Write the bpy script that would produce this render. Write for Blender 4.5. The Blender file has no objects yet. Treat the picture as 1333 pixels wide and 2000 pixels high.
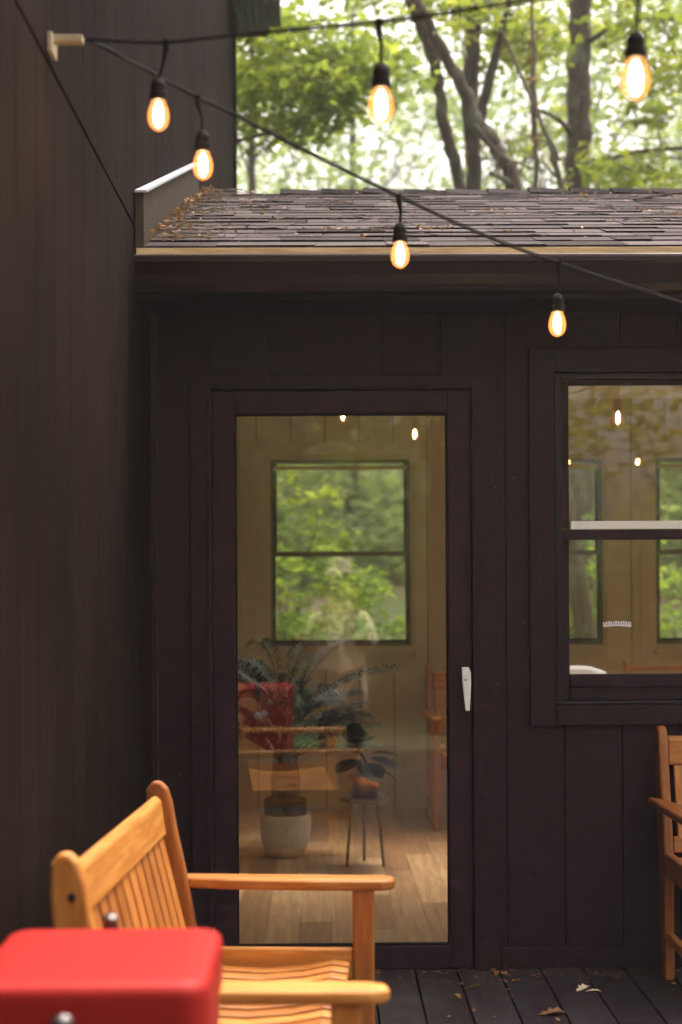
import bpy, math, random
import numpy as np
from mathutils import Vector, Matrix
R = math.radians
S = bpy.context.scene
C = S.collection
rnd = random.Random(7)
HAZE = .0017
nr = np.random.RandomState(11)

# ------------------------------------------------------------------ camera
EYE = Vector((0.0, -5.0, 1.357))
FPX = 2778.0
cam_d = bpy.data.cameras.new('view_camera')
cam = bpy.data.objects.new('view_camera', cam_d); C.objects.link(cam)
cam_d.sensor_fit = 'VERTICAL'; cam_d.sensor_height = 36.0; cam_d.sensor_width = 24.0
cam_d.lens = 50.0; cam_d.shift_y = 139/2000; cam_d.clip_end = 1000; cam_d.clip_start = .05
cam_d.dof.use_dof = True; cam_d.dof.focus_distance = 4.75; cam_d.dof.aperture_fstop = 2.2
CAM_ROT = Matrix.Rotation(-math.atan(37/FPX), 3, 'Z') @ Matrix.Rotation(R(90), 3, 'X') @ Matrix.Rotation(R(-.33), 3, 'Z')
cam.matrix_world = Matrix.Translation(EYE) @ CAM_ROT.to_4x4()
S.camera = cam

def at(px, py, d):
    """the point of the place seen at photo pixel (px, py), d metres into the scene"""
    v = CAM_ROT @ Vector(((px-666.5)/FPX, (1139-py)/FPX, -1.0))
    return EYE + v*(d/v.y)

# ------------------------------------------------------------------ light
SUN_EL, SUN_AZ = 76, 30      # azimuth: behind the house, through the trees
w = bpy.data.worlds.new('World'); S.world = w; w.use_nodes = True
nt = w.node_tree; nt.nodes.clear()
sky = nt.nodes.new('ShaderNodeTexSky'); sky.sky_type = 'NISHITA'; sky.sun_disc = False
sky.sun_elevation = R(SUN_EL); sky.sun_rotation = R(SUN_AZ)
sky.dust_density = 8; sky.air_density = 1.0; sky.ozone_density = 1
hs = nt.nodes.new('ShaderNodeHueSaturation'); hs.inputs['Saturation'].default_value = .12
bg = nt.nodes.new('ShaderNodeBackground'); bg.inputs[1].default_value = .15
out = nt.nodes.new('ShaderNodeOutputWorld')
nt.links.new(sky.outputs[0], hs.inputs['Color']); wm = nt.nodes.new('ShaderNodeMix'); wm.data_type = 'RGBA'; wm.blend_type = 'MULTIPLY'; wm.inputs[0].default_value = 1; wm.inputs[7].default_value = (1.06, .97, .94, 1)
nt.links.new(hs.outputs[0], wm.inputs[6]); nt.links.new(wm.outputs[2], bg.inputs[0]); nt.links.new(bg.outputs[0], out.inputs[0])
sl = bpy.data.lights.new('sun', 'SUN'); sl.energy = 0.9; sl.angle = R(25); sl.color = (1, .93, .84)
so = bpy.data.objects.new('sun', sl); C.objects.link(so)
sd = Vector((math.sin(R(SUN_AZ))*math.cos(R(SUN_EL)), math.cos(R(SUN_AZ))*math.cos(R(SUN_EL)), math.sin(R(SUN_EL))))
so.rotation_euler = sd.to_track_quat('Z', 'Y').to_euler(); so.location = (3, -6, 20)
S.view_settings.view_transform = 'Standard'; S.view_settings.look = 'None'
S.view_settings.exposure = 1.85; S.view_settings.gamma = 1
cy = S.cycles
cy.use_denoising = True
cy.max_bounces = 10; cy.diffuse_bounces = 6; cy.glossy_bounces = 4; cy.transmission_bounces = 6; cy.transparent_max_bounces = 16
cy.sample_clamp_indirect = 6; cy.caustics_reflective = False; cy.caustics_refractive = False
cy.volume_bounces = 1

# ------------------------------------------------------------------ materials
def mat(name, col, rough=.6, metal=0, spec=.5, coat=0):
    m = bpy.data.materials.new(name); m.use_nodes = True
    b = m.node_tree.nodes['Principled BSDF']
    b.inputs['Base Color'].default_value = (*col, 1); b.inputs['Roughness'].default_value = rough
    b.inputs['Metallic'].default_value = metal; b.inputs['Specular IOR Level'].default_value = spec
    b.inputs['Coat Weight'].default_value = coat
    return m
def N(m, t): return m.node_tree.nodes.new(t)
def L(m, a, b): m.node_tree.links.new(a, b)
def P(m): return m.node_tree.nodes['Principled BSDF']
def noise(m, scale, stretch=(1,1,1), detail=6, rough=.6, coord='Object'):
    tc = N(m, 'ShaderNodeTexCoord'); mp = N(m, 'ShaderNodeMapping'); mp.inputs['Scale'].default_value = stretch
    n = N(m, 'ShaderNodeTexNoise'); n.inputs['Scale'].default_value = scale; n.inputs['Detail'].default_value = detail
    n.inputs['Roughness'].default_value = rough
    L(m, tc.outputs[coord], mp.inputs[0]); L(m, mp.outputs[0], n.inputs[0]); return n.outputs[0]
def ramp(m, src, stops):
    r = N(m, 'ShaderNodeValToRGB'); e = r.color_ramp.elements
    while len(e) < len(stops): e.new(.5)
    for i, (p, c) in enumerate(stops):
        e[i].position = p; e[i].color = (*c, 1) if len(c) == 3 else c
    L(m, src, r.inputs[0]); return r.outputs[0]
def bump(m, src, dist=.003, strength=1.0, prev=None):
    b = N(m, 'ShaderNodeBump'); b.inputs['Distance'].default_value = dist; b.inputs['Strength'].default_value = strength
    L(m, src, b.inputs['Height'])
    if prev is not None: L(m, prev, b.inputs['Normal'])
    return b.outputs[0]
def mixc(m, a, b, f, mode='MIX'):
    x = N(m, 'ShaderNodeMix'); x.data_type = 'RGBA'; x.blend_type = mode
    for s, v in ((x.inputs[0], f), (x.inputs[6], a), (x.inputs[7], b)):
        if isinstance(v, (int, float)): s.default_value = v
        elif isinstance(v, tuple): s.default_value = (*v, 1)
        else: L(m, v, s)
    return x.outputs[2]

def siding_mat(name, c0, c1, ribs, grain, bd=.0015, fleck=.0, spec=.16, rlo=.38, rhi=.62):
    m = mat(name, c0, .55, spec=spec)
    big = noise(m, 1.6, (1,1,.5), 5); fine = noise(m, 6, grain, 4, .7)
    col = mixc(m, c0, c1, ramp(m, big, [(.35, (0,0,0)), (.68, (1,1,1))]))
    col = mixc(m, col, ramp(m, fine, [(.3, (.45,.45,.45)), (.55, (1.05,1.05,1.05)), (.72, (2.0,1.9,1.8))]), .8, 'MULTIPLY')
    spk = noise(m, 60, (1,1,1), 2)
    col = mixc(m, col, (.35,.33,.32), ramp(m, spk, [(.73+.04*(1-fleck), (0,0,0)), (.80, (1,1,1))]))
    L(m, col, P(m).inputs['Base Color'])
    tc = N(m, 'ShaderNodeTexCoord'); mp = N(m, 'ShaderNodeMapping'); mp.inputs['Scale'].default_value = ribs
    wv = N(m, 'ShaderNodeTexNoise'); wv.inputs['Scale'].default_value = 1; wv.inputs['Detail'].default_value = 3
    L(m, tc.outputs['Object'], mp.inputs[0]); L(m, mp.outputs[0], wv.inputs[0])
    n1 = bump(m, wv.outputs[0], bd*1.6, .8); n2 = bump(m, fine, bd, .8, n1); L(m, n2, P(m).inputs['Normal'])
    L(m, ramp(m, big, [(.3, (rlo,rlo,rlo)), (.7, (rhi,rhi,rhi))]), P(m).inputs['Roughness'])
    return m
M = {}
M['siding'] = siding_mat('dark plum siding paint', (.021,.0078,.0125), (.027,.0105,.016), (3, 3, 190), (1,1,34), .0007)
M['tall_siding'] = siding_mat('weathered dark brown siding', (.0098,.0060,.0050), (.0235,.0152,.0112), (2, 140, 1.2), (1,30,.5), .0025, 0, .02, .85, .95)
M['trim'] = siding_mat('dark plum trim paint', (.0225,.0082,.0132), (.028,.0108,.0165), (8, 8, 60), (4,4,6), .0006)
M['door'] = siding_mat('smooth plum door paint', (.029,.0105,.018), (.033,.0125,.0205), (2, 2, 8), (2,2,2), .0003)
M['gutter'] = mat('dark brown gutter enamel', (.011,.005,.0055), .35, spec=.3)
M['black'] = mat('black rubber', (.009,.006,.005), .65, spec=.1)
M['dark_metal'] = mat('black metal', (.02,.02,.022), .4, .6)
M['white'] = mat('white vinyl', (.95,.94,.97), .25)
M['chrome'] = mat('polished steel', (.75,.74,.73), .18, 1)
def olive():
    m = mat('olive brown interior paint', (.30,.22,.115), .6)
    f = noise(m, 4, (1,1,12), 5, .7)
    L(m, mixc(m, (.40,.30,.165), (.48,.375,.225), f), P(m).inputs['Base Color'])
    L(m, bump(m, noise(m, 1, (4,4,150), 3), .002, .5), P(m).inputs['Normal']); return m
M['olive'] = olive()
def wood(name, a, b, c, stretch, rough=.48, scale=3.0, coat=.0):
    m = mat(name, a, rough, coat=coat)
    n1 = noise(m, scale, stretch, 7, .62); n2 = noise(m, 1.3, (1,1,1), 2)
    col = ramp(m, n1, [(.28, tuple((p_+q_)/2 for p_, q_ in zip(a, c))), (.47, a), (.62, b), (.75, a)])
    col = mixc(m, col, ramp(m, n2, [(.3, (.75,.68,.6)), (.7, (1.15,1.12,1.1))]), .7, 'MULTIPLY')
    at_ = N(m, 'ShaderNodeAttribute'); at_.attribute_name = 'tint'
    col = mixc(m, col, ramp(m, at_.outputs['Fac'], [(0, (.68,.60,.54)), (.5, (1,1,1)), (1, (1.35,1.5,1.6))]), 1.0, 'MULTIPLY')
    L(m, col, P(m).inputs['Base Color']); L(m, bump(m, n1, .0008, .5), P(m).inputs['Normal']); return m
M['bench_x'] = wood('oiled acacia', (.40,.145,.024), (.50,.215,.046), (.26,.075,.013), (2,22,22))
M['bench_y'] = wood('oiled acacia rail', (.40,.145,.024), (.50,.215,.046), (.26,.075,.013), (22,2,22))
M['bench_z'] = wood('oiled acacia post', (.40,.14,.024), (.50,.205,.044), (.25,.07,.012), (22,22,2))
M['oak'] = wood('pale oak planks', (.38,.22,.105), (.50,.315,.16), (.23,.125,.055), (22,1.6,6), .35, 2.4)
def deckm():
    m = mat('wet charcoal deck stain', (.03,.025,.028), .3, spec=.35)
    n1 = noise(m, 3, (20,1.2,4), 6, .65); n2 = noise(m, 2.2, (1,1,1), 5)
    col = ramp(m, n1, [(.3, (.022,.015,.018)), (.6, (.042,.03,.035)), (.8, (.07,.053,.057))])
    at_ = N(m, 'ShaderNodeAttribute'); at_.attribute_name = 'tint'
    col = mixc(m, col, ramp(m, at_.outputs['Fac'], [(0, (.7,.7,.7)), (1, (1.3,1.25,1.25))]), 1.0, 'MULTIPLY')
    L(m, col, P(m).inputs['Base Color'])
    L(m, ramp(m, n2, [(.38, (.28,.28,.28)), (.62, (.7,.7,.7))]), P(m).inputs['Roughness'])
    L(m, bump(m, n1, .002, .5), P(m).inputs['Normal']); return m
M['deck'] = deckm()
def shingle():
    m = mat('asphalt shingle', (.1,.085,.09), .95, spec=.04)
    at_ = N(m, 'ShaderNodeAttribute'); at_.attribute_name = 'tint'
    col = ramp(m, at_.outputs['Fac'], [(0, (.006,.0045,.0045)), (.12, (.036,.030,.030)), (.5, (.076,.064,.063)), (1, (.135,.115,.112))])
    g = noise(m, 160, (1,1,1), 3); b = noise(m, 5, (1,1,1), 4)
    col = mixc(m, col, ramp(m, g, [(.35, (.5,.5,.5)), (.65, (1.4,1.4,1.4))]), .8, 'MULTIPLY')
    col = mixc(m, col, (.085,.095,.06), ramp(m, b, [(.55, (0,0,0)), (.75, (.5,.5,.5))]))
    L(m, col, P(m).inputs['Base Color']); L(m, bump(m, g, .002, .6), P(m).inputs['Normal']); return m
M['shingle'] = shingle()
M['gold'] = wood('weathered ochre edge board', (.60,.42,.22), (.78,.58,.33), (.36,.22,.10), (2,10,20), .6)
def flash():
    m = mat('weathered grey flashing', (.2,.18,.15), .95, spec=.03)
    L(m, mixc(m, (.045,.036,.027), (.08,.066,.05), noise(m, 14, (1,1,1), 5)), P(m).inputs['Base Color']); return m
M['flash'] = flash()
def red():
    m = mat('red enamel', (.42,.02,.018), .5, spec=.22)
    L(m, mixc(m, (.345,.014,.010), (.385,.018,.014), noise(m, 5)), P(m).inputs['Base Color'])
    L(m, bump(m, noise(m, 30, (1,1,1), 2), .0008, .3), P(m).inputs['Normal']); return m
M['red'] = red()
def bark(name, a, b, lich=.45):
    m = mat(name, a, .9)
    n1 = noise(m, 5, (5,5,1.2), 8, .7); n2 = noise(m, 3.2, (1,1,.8), 5)
    col = ramp(m, n1, [(.35, tuple(x*.4 for x in a)), (.55, a), (.72, b)])
    col = mixc(m, col, (.22,.25,.17), ramp(m, n2, [(.52, (0,0,0)), (.66, (lich,lich,lich))]))
    L(m, col, P(m).inputs['Base Color']); L(m, bump(m, n1, .03, .9), P(m).inputs['Normal']); return m
M['bark'] = bark('furrowed grey brown bark', (.065,.04,.022), (.155,.105,.063))
M['bark2'] = bark('dark wet bark', (.05,.03,.017), (.10,.066,.038), .12)
M['twig'] = bark('dead twig bark', (.12,.085,.055), (.22,.17,.12), .2)
def leafm(name, lo, mid, hi, trans=.58, rough=.6, spec=.25):
    m = bpy.data.materials.new(name); m.use_nodes = True; m.node_tree.nodes.clear()
    o = N(m, 'ShaderNodeOutputMaterial'); mx = N(m, 'ShaderNodeMixShader'); d = N(m, 'ShaderNodeBsdfPrincipled'); t = N(m, 'ShaderNodeBsdfTranslucent')
    a = N(m, 'ShaderNodeAttribute'); a.attribute_name = 'tint'
    col = ramp(m, a.outputs['Fac'], [(0, lo), (.5, mid), (1, hi)])
    L(m, col, d.inputs['Base Color']); d.inputs['Roughness'].default_value = rough; d.inputs['Specular IOR Level'].default_value = spec
    L(m, mixc(m, col, (1.45,1.5,.85), 1.0, 'MULTIPLY'), t.inputs[0])
    mx.inputs[0].default_value = trans
    L(m, d.outputs[0], mx.inputs[1]); L(m, t.outputs[0], mx.inputs[2]); L(m, mx.outputs[0], o.inputs[0]); return m
M['maple'] = leafm('maple leaves', (.085,.13,.026), (.175,.22,.045), (.29,.32,.07))
M['oakleaf'] = leafm('oak leaves', (.055,.085,.016), (.14,.17,.028), (.28,.28,.045))
M['far'] = leafm('haze-tinted far foliage', (.085,.12,.068), (.16,.20,.11), (.26,.30,.17), .6)  # distance haze put into the leaf colour as a paler, greyer green
M['shrub'] = leafm('shrub leaves', (.09,.15,.025), (.17,.25,.045), (.30,.38,.09))
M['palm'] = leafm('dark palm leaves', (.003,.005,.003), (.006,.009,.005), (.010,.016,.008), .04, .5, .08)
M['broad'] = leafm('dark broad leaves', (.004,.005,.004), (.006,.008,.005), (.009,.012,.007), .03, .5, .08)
M['litter'] = leafm('fallen brown leaves', (.12,.05,.02), (.24,.11,.04), (.42,.26,.11), .1)
def ground():
    m = mat('forest floor', (.06,.07,.03), .95)
    a = noise(m, .5, (1,1,1), 8); b = noise(m, 9, (1,1,1), 6)
    col = mixc(m, (.10,.065,.04), (.07,.12,.03), ramp(m, a, [(.42, (0,0,0)), (.55, (1,1,1))]))
    col = mixc(m, col, ramp(m, b, [(.3, (.5,.5,.5)), (.7, (1.5,1.5,1.5))]), .8, 'MULTIPLY')
    L(m, col, P(m).inputs['Base Color']); L(m, bump(m, b, .05), P(m).inputs['Normal']); return m
M['ground'] = ground()
def glass():
    m = bpy.data.materials.new('window glass'); m.use_nodes = True; m.node_tree.nodes.clear()
    o = N(m, 'ShaderNodeOutputMaterial'); mx = N(m, 'ShaderNodeMixShader'); t = N(m, 'ShaderNodeBsdfTransparent'); g = N(m, 'ShaderNodeBsdfGlossy')
    t.inputs[0].default_value = (.97,.97,.93,1); g.inputs['Roughness'].default_value = 0; g.inputs[0].default_value = (.9,.93,.9,1)
    lw = N(m, 'ShaderNodeFresnel'); lw.inputs[0].default_value = 1.70   # double glazing
    L(m, lw.outputs[0], mx.inputs[0]); L(m, t.outputs[0], mx.inputs[1]); L(m, g.outputs[0], mx.inputs[2]); L(m, mx.outputs[0], o.inputs[0]); return m
M['glass'] = glass()
def emis(name, col, s, alpha=1.0):
    m = bpy.data.materials.new(name); m.use_nodes = True; m.node_tree.nodes.clear()
    o = N(m, 'ShaderNodeOutputMaterial'); e = N(m, 'ShaderNodeEmission'); e.inputs[0].default_value = (*col, 1); e.inputs[1].default_value = s
    if alpha >= 1: L(m, e.outputs[0], o.inputs[0]); return m
    mx = N(m, 'ShaderNodeMixShader'); t = N(m, 'ShaderNodeBsdfTransparent'); mx.inputs[0].default_value = alpha
    L(m, t.outputs[0], mx.inputs[1]); L(m, e.outputs[0], mx.inputs[2]); L(m, mx.outputs[0], o.inputs[0]); return m
M['filament'] = emis('glowing filament', (1, .64, .30), 80)
M['bulb'] = emis('warm lit bulb glass', (1, .30, .07), .95, .42)
def pot():
    m = mat('white woven ceramic', (.6,.57,.5), .5)
    tc = N(m, 'ShaderNodeTexCoord'); v = N(m, 'ShaderNodeTexVoronoi'); v.inputs['Scale'].default_value = 95
    L(m, tc.outputs['Object'], v.inputs[0])
    L(m, ramp(m, v.outputs[0], [(.1, (.34,.31,.26)), (.5, (.56,.52,.45))]), P(m).inputs['Base Color'])
    L(m, bump(m, v.outputs[0], .004), P(m).inputs['Normal']); return m
M['pot'] = pot()
M['copper'] = mat('copper pot', (.6,.28,.12), .3, 1)
M['brown'] = mat('brown window frame', (.11,.075,.045), .5)
M['lip'] = mat('highlit gutter lip enamel', (.16,.13,.15), .2, spec=.8)  # highlight along the gutter lip put into a much paler base colour
M['galv'] = mat('dull galvanised metal', (.42,.43,.46), .45, .4)
M['steel'] = mat('dull steel', (.17,.155,.15), .4, 1)
M['cream_metal'] = mat('old cream paint', (.36,.30,.21), .6)
M['soil'] = mat('dark soil', (.01,.009,.007), .9)
M['skin'] = mat('skin', (.55,.30,.21), .5)
M['cream'] = mat('cream cotton', (.85,.72,.5), .8)
L(M['cream'], bump(M['cream'], noise(M['cream'], 9, (1,1,3), 5), .03, .8), P(M['cream']).inputs['Normal'])
M['denim'] = mat('dark trousers', (.03,.03,.04), .8)
M['hair'] = mat('auburn hair', (.28,.08,.03), .5)
M['hat'] = mat('pale felt hat', (.55,.47,.33), .85)
M['leather'] = mat('dark leather', (.04,.025,.018), .5)
M['post'] = wood('grey cedar post', (.16,.13,.10), (.22,.19,.15), (.08,.06,.05), (12,12,1.5), .7)

# ------------------------------------------------------------------ mesh helpers
def base_of(o):
    v = Vector((0,0,0))
    while o: v += o.location; o = o.parent
    return v
class MB:
    def __init__(s): s.v = []; s.f = []; s.t = []
    def add(s, vs, fs, tint=None):
        n = len(s.v); s.v += [tuple(p) for p in vs]; s.f += [tuple(i+n for i in f) for f in fs]
        t = rnd.random() if tint is None else tint; s.t += [t]*len(fs); return s
    def box(s, x0, x1, y0, y1, z0, z1, m=None, tint=None):
        vs = [Vector((x,y,z)) for x in (x0,x1) for y in (y0,y1) for z in (z0,z1)]
        if m is not None: vs = [m @ q for q in vs]
        return s.add(vs, [(0,1,3,2),(4,6,7,5),(0,4,5,1),(2,3,7,6),(0,2,6,4),(1,5,7,3)], tint)
    def prism(s, poly, lo, hi, axis='y', m=None, tint=None):
        """poly of (a,b): axis y -> (x,z); axis x -> (y,z); axis z -> (x,y)"""
        f = {'y': lambda a,b,t: (a,t,b), 'x': lambda a,b,t: (t,a,b), 'z': lambda a,b,t: (a,b,t)}[axis]
        n = len(poly); vs = [Vector(f(a,b,lo)) for a,b in poly] + [Vector(f(a,b,hi)) for a,b in poly]
        if m is not None: vs = [m @ q for q in vs]
        fs = [tuple(range(n))[::-1], tuple(range(n, 2*n))] + [(i, (i+1)%n, n+(i+1)%n, n+i) for i in range(n)]
        return s.add(vs, fs, tint)
    def tube(s, pts, rad, n=8, caps=True, tint=None, squash=None):
        pts = [Vector(p) for p in pts]; k = len(pts)
        if not hasattr(rad, '__len__'): rad = [rad]*k
        vs = []; up = None
        for i, p in enumerate(pts):
            d = (pts[min(i+1,k-1)] - pts[max(i-1,0)]).normalized()
            if up is None: up = Vector((0,0,1)) if abs(d.z) < .9 else Vector((1,0,0))
            a = d.cross(up).normalized(); b = a.cross(d).normalized(); up = b
            for j in range(n):
                t = 2*math.pi*j/n; vs.append(p + a*(math.cos(t)*rad[i]) + b*(math.sin(t)*rad[i]))
        fs = [(i*n+j, i*n+(j+1)%n, (i+1)*n+(j+1)%n, (i+1)*n+j) for i in range(k-1) for j in range(n)]
        if caps: fs += [tuple(range(n))[::-1], tuple(range((k-1)*n, k*n))]
        return s.add(vs, fs, tint)
    def lathe(s, prof, c=(0,0,0), n=20, tint=None, m=None):
        vs = []
        for r, z in prof:
            for j in range(n):
                t = 2*math.pi*j/n; q = Vector((c[0]+r*math.cos(t), c[1]+r*math.sin(t), c[2]+z)); vs.append(m @ q if m is not None else q)
        k = len(prof)
        fs = [(i*n+j, i*n+(j+1)%n, (i+1)*n+(j+1)%n, (i+1)*n+j) for i in range(k-1) for j in range(n)]
        fs += [tuple(range(n))[::-1], tuple(range((k-1)*n, k*n))]
        return s.add(vs, fs, tint)
    def build(s, name, m, parent=None, bevel=0, smooth=False, world=True, seg=2):
        off = base_of(parent) if parent else Vector((0,0,0))
        me = bpy.data.meshes.new(name)
        me.from_pydata([(p[0]-off.x, p[1]-off.y, p[2]-off.z) for p in s.v], [], s.f); me.update()
        a = me.attributes.new('tint', 'FLOAT', 'FACE'); a.data.foreach_set('value', s.t)
        me.materials.append(m)
        if smooth: me.shade_smooth()
        o = bpy.data.objects.new(name, me); C.objects.link(o)
        if parent: o.parent = parent
        if bevel:
            b = o.modifiers.new('bevel', 'BEVEL'); b.width = bevel; b.segments = seg; b.limit_method = 'ANGLE'; b.angle_limit = R(40)
        return o
def tag(o, label=None, cat=None, group=None, kind=None):
    if label: o['label'] = label
    if cat: o['category'] = cat
    if group: o['group'] = group
    if kind: o['kind'] = kind
    return o
def thing(name, label, cat, loc=(0,0,0), group=None):
    o = bpy.data.objects.new(name, None); C.objects.link(o); o.location = loc; o.empty_display_size = .1
    return tag(o, label, cat, group)
def copy_tree(o, parent=None):
    c = o.copy(); C.objects.link(c)
    if parent: c.parent = parent
    for ch in o.children: copy_tree(ch, c)
    return c
def rect_minus(x0, x1, z0, z1, holes):
    xs = sorted({x0, x1, *[min(max(h[i], x0), x1) for h in holes for i in (0,1)]})
    out = []
    for a, b in zip(xs, xs[1:]):
        if b-a < 1e-5: continue
        m = (a+b)/2; zs = sorted([(max(h[2], z0), min(h[3], z1)) for h in holes if h[0] < m < h[1] and h[3] > z0 and h[2] < z1])
        z = z0
        for q0, q1 in zs:
            if q0 > z+1e-5: out.append((a, b, z, q0))
            z = max(z, q1)
        if z < z1-1e-5: out.append((a, b, z, z1))
    return out

# ------------------------------------------------------------------ ground, deck
def gh(x, y):
    z = -.35 + .0*x
    if y > 4.2: z += min((y-4.2)*.20, 1.0 + (y-9.2)*.07 if y > 9.2 else 9)
    if y < -8: z -= min((-8-y)*.04, 1)
    return z + .12*math.sin(x*.7+1)*math.sin(y*.5)*(1 if (y > 5 or y < -8) else 0)
def make_ground():
    xs = np.concatenate([np.linspace(-150,-31,12), np.linspace(-30,30,61), np.linspace(31,150,12)])
    ys = np.concatenate([np.linspace(-150,-31,12), np.linspace(-30,40,71), np.linspace(45,180,14)])
    mb = MB(); nx = len(xs)
    mb.v = [(float(x), float(y), gh(x, y)) for y in ys for x in xs]
    mb.f = [(j*nx+i, j*nx+i+1, (j+1)*nx+i+1, (j+1)*nx+i) for j in range(len(ys)-1) for i in range(nx-1)]
    mb.t = [.5]*len(mb.f)
    tag(mb.build('ground', M['ground'], smooth=True), kind='structure')
make_ground()
LX = -.596                                        # face of the tall wall
mb = MB(); x = .316 - .147*6
while x < 5.0:
    a, b = max(x+.003, LX+.004), x+.144
    if b > a+.01:
        mb.box(a, b, -6.6, -.002 if b < 9 else 0, -.028, 0)
    x += .147
tag(mb.build('deck', M['deck'], bevel=.003), kind='structure')
mb = MB(); x = .316 - .147*6
while x < 4.9:
    for k in range(16):
        for dx in (.03, .117):
            if x+dx > LX+.02: mb.lathe([(.0038,-.001),(.0036,.0006)], (x+dx+rnd.uniform(-.002,.002), -.09-.405*k+rnd.uniform(-.004,.004), 0), 7)
    x += .147
tag(mb.build('deck_screws', M['steel']), kind='structure')
mb = MB(); mb.box(LX+.01, 4.95, -6.58, -.03, -.2, -.03); tag(mb.build('deck_frame', M['black']), kind='structure')

# ------------------------------------------------------------------ tall house on the left
tall = thing('tall_house', 'tall dark brown house with vertical board siding filling the left side', 'house', (LX, 0, 0))
Y0, Y1, EZ = -5.4, 4.96, 5.78
SL = math.tan(R(38)); RY = (Y0+Y1)/2
def top(y): return EZ + .05 + (min(y-Y0, Y1-y))*SL
mb = MB()
mb.prism([(Y0, -.4), (Y1, -.4), (Y1, top(Y1)), (RY, top(RY)), (Y0, top(Y0))], LX-.15, LX-.014, 'x')
mb.prism([(-.4+LX-6, -.4), (LX-.15, -.4), (LX-.15, EZ), (-.4+LX-6, EZ)], Y1-.15, Y1, 'y')
mb.prism([(-.4+LX-6, -.4), (LX-.15, -.4), (LX-.15, EZ), (-.4+LX-6, EZ)], Y0, Y0+.15, 'y')
mb.build('wall', M['black'], tall)
mb = MB(); y = Y0
while y < Y1-.01:
    a, b = y+.002, min(y+.2, Y1)-.002
    mb.box(LX-.016, LX, a, b, -.1, 2.50, tint=rnd.random())
    za, zb = top(a), top(b)
    mb.prism([(a, 2.515), (b, 2.515), (b, zb), (a, za)], LX-.016, LX-.001, 'x')
    y += .2
mb.build('siding', M['tall_siding'], tall)
mb = MB(); mb.box(LX-.0155, LX-.008, Y0, Y1, 2.501, 2.514); mb.build('seam_flashing', M['black'], tall)
mb = MB(); mb.box(LX-.0, LX+.018, Y1-.09, Y1+.018, 0, top(Y1)-.1); mb.box(LX-.09, LX-.0, Y1, Y1+.018, 0, top(Y1)-.1)
mb.build('corner_board', M['tall_siding'], tall, bevel=.002)
# roof with rake overhang past the wall, stepped eave end
mb = MB()
for s_, (ya, yb) in ((1, (RY, Y1+.35)), (-1, (RY, Y0-.35))):
    pa, pb = EZ+.05+(RY-Y0)*SL, EZ+.05-.35*SL
    mb.prism([(ya, pa+.02), (yb, pb+.02), (yb, pb+.17), (ya, pa+.17)], LX-6.5, LX+.21, 'x')
mb.build('roof', M['shingle'], tall)
mb = MB()
for (ya, yb) in ((RY, Y1+.36), (RY, Y0-.36)):
    pa, pb = EZ+.05+(RY-Y0)*SL, EZ+.05-.36*SL
    mb.prism([(ya, pa-.05), (yb, pb-.05), (yb, pb+.155), (ya, pa+.155)], LX+.21, LX+.235, 'x')
for k in range(3):
    mb.box(LX+.002, LX+.21, Y1-.02-.18*k, Y1+.05-.18*k, EZ+.0+.18*k*SL-.1, EZ+.05+.18*k*SL-.02)
mb.build('rake_board', M['trim'], tall, bevel=.003)
mb = MB(); mb.box(LX+.002, LX+.245, 4.35, 5.15, 5.285, 6.3).box(LX+.005, LX+.232, 4.30, 5.2, 5.275, 5.284); mb.box(LX+.246, LX+.33, 4.7, 5.1, 5.30, 5.42)
for k in range(4): mb.box(LX+.03+.055*k, LX+.036+.055*k, 4.4, 5.1, 5.268, 5.2745)
mb.build('eave_return', M['gutter'], tall, bevel=.003)
mb = MB(); mb.prism([(Y1+.36, EZ-.25), (Y1+.36, EZ-.36), (Y1+.48, EZ-.34), (Y1+.49, EZ-.24)], LX-6.5, LX+.30, 'x'); mb.build('gutter', M['gutter'], tall)

# ------------------------------------------------------------------ low wing with door and windows
wing = thing('low_wing', 'low plum-black house wing with glass door, window and shingle roof beside the tall wall', 'house', (0, 0, 0))
DOOR = (-.384, .525, 0, 2.033)
WIN = (.818, 1.905, .925, 2.092)
H_TOP = 2.30; RX1 = 4.6
BW = [(-.302+1.141*k, .523+1.141*k, .985, 2.09) for k in range(4)]     # back windows
YB = 3.4
mb = MB()
for x0, x1, z0, z1 in rect_minus(LX, RX1, -.3, 2.44, [(DOOR[0], DOOR[1], .0, DOOR[3]), WIN]): mb.box(x0, x1, .004, .12, z0, z1)
mb.build('front_wall', M['siding'], wing)
mb = MB()
cas = [(-.459, .62, .0, 2.084), (.728, 1.995, .855, 2.177)]
gro = [LX] + [-.189+.2022*k for k in range(-1, 4)] + [.645+.2035*k for k in range(0, 20)]
gro = [g for g in gro if g >= LX] 
for a, b in zip(gro, gro[1:]):
    for x0, x1, z0, z1 in rect_minus(a+.004, b-.004, .077, H_TOP, cas):
        if x1-x0 > .004: mb.box(x0, x1, -.012, .005, z0, z1)
mb.box(LX, -.459, -.012, .005, -.1, .077)
mb.build('siding', M['siding'], wing)
mb = MB()
mb.box(.622, RX1, -.022, .005, .004, .075); mb.build('base_board', M['trim'], wing, bevel=.002)
mb = MB(); mb.box(LX+.001, LX+.02, -.03, -.012, 0, 2.3); mb.build('corner_trim', M['trim'], wing)
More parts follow.
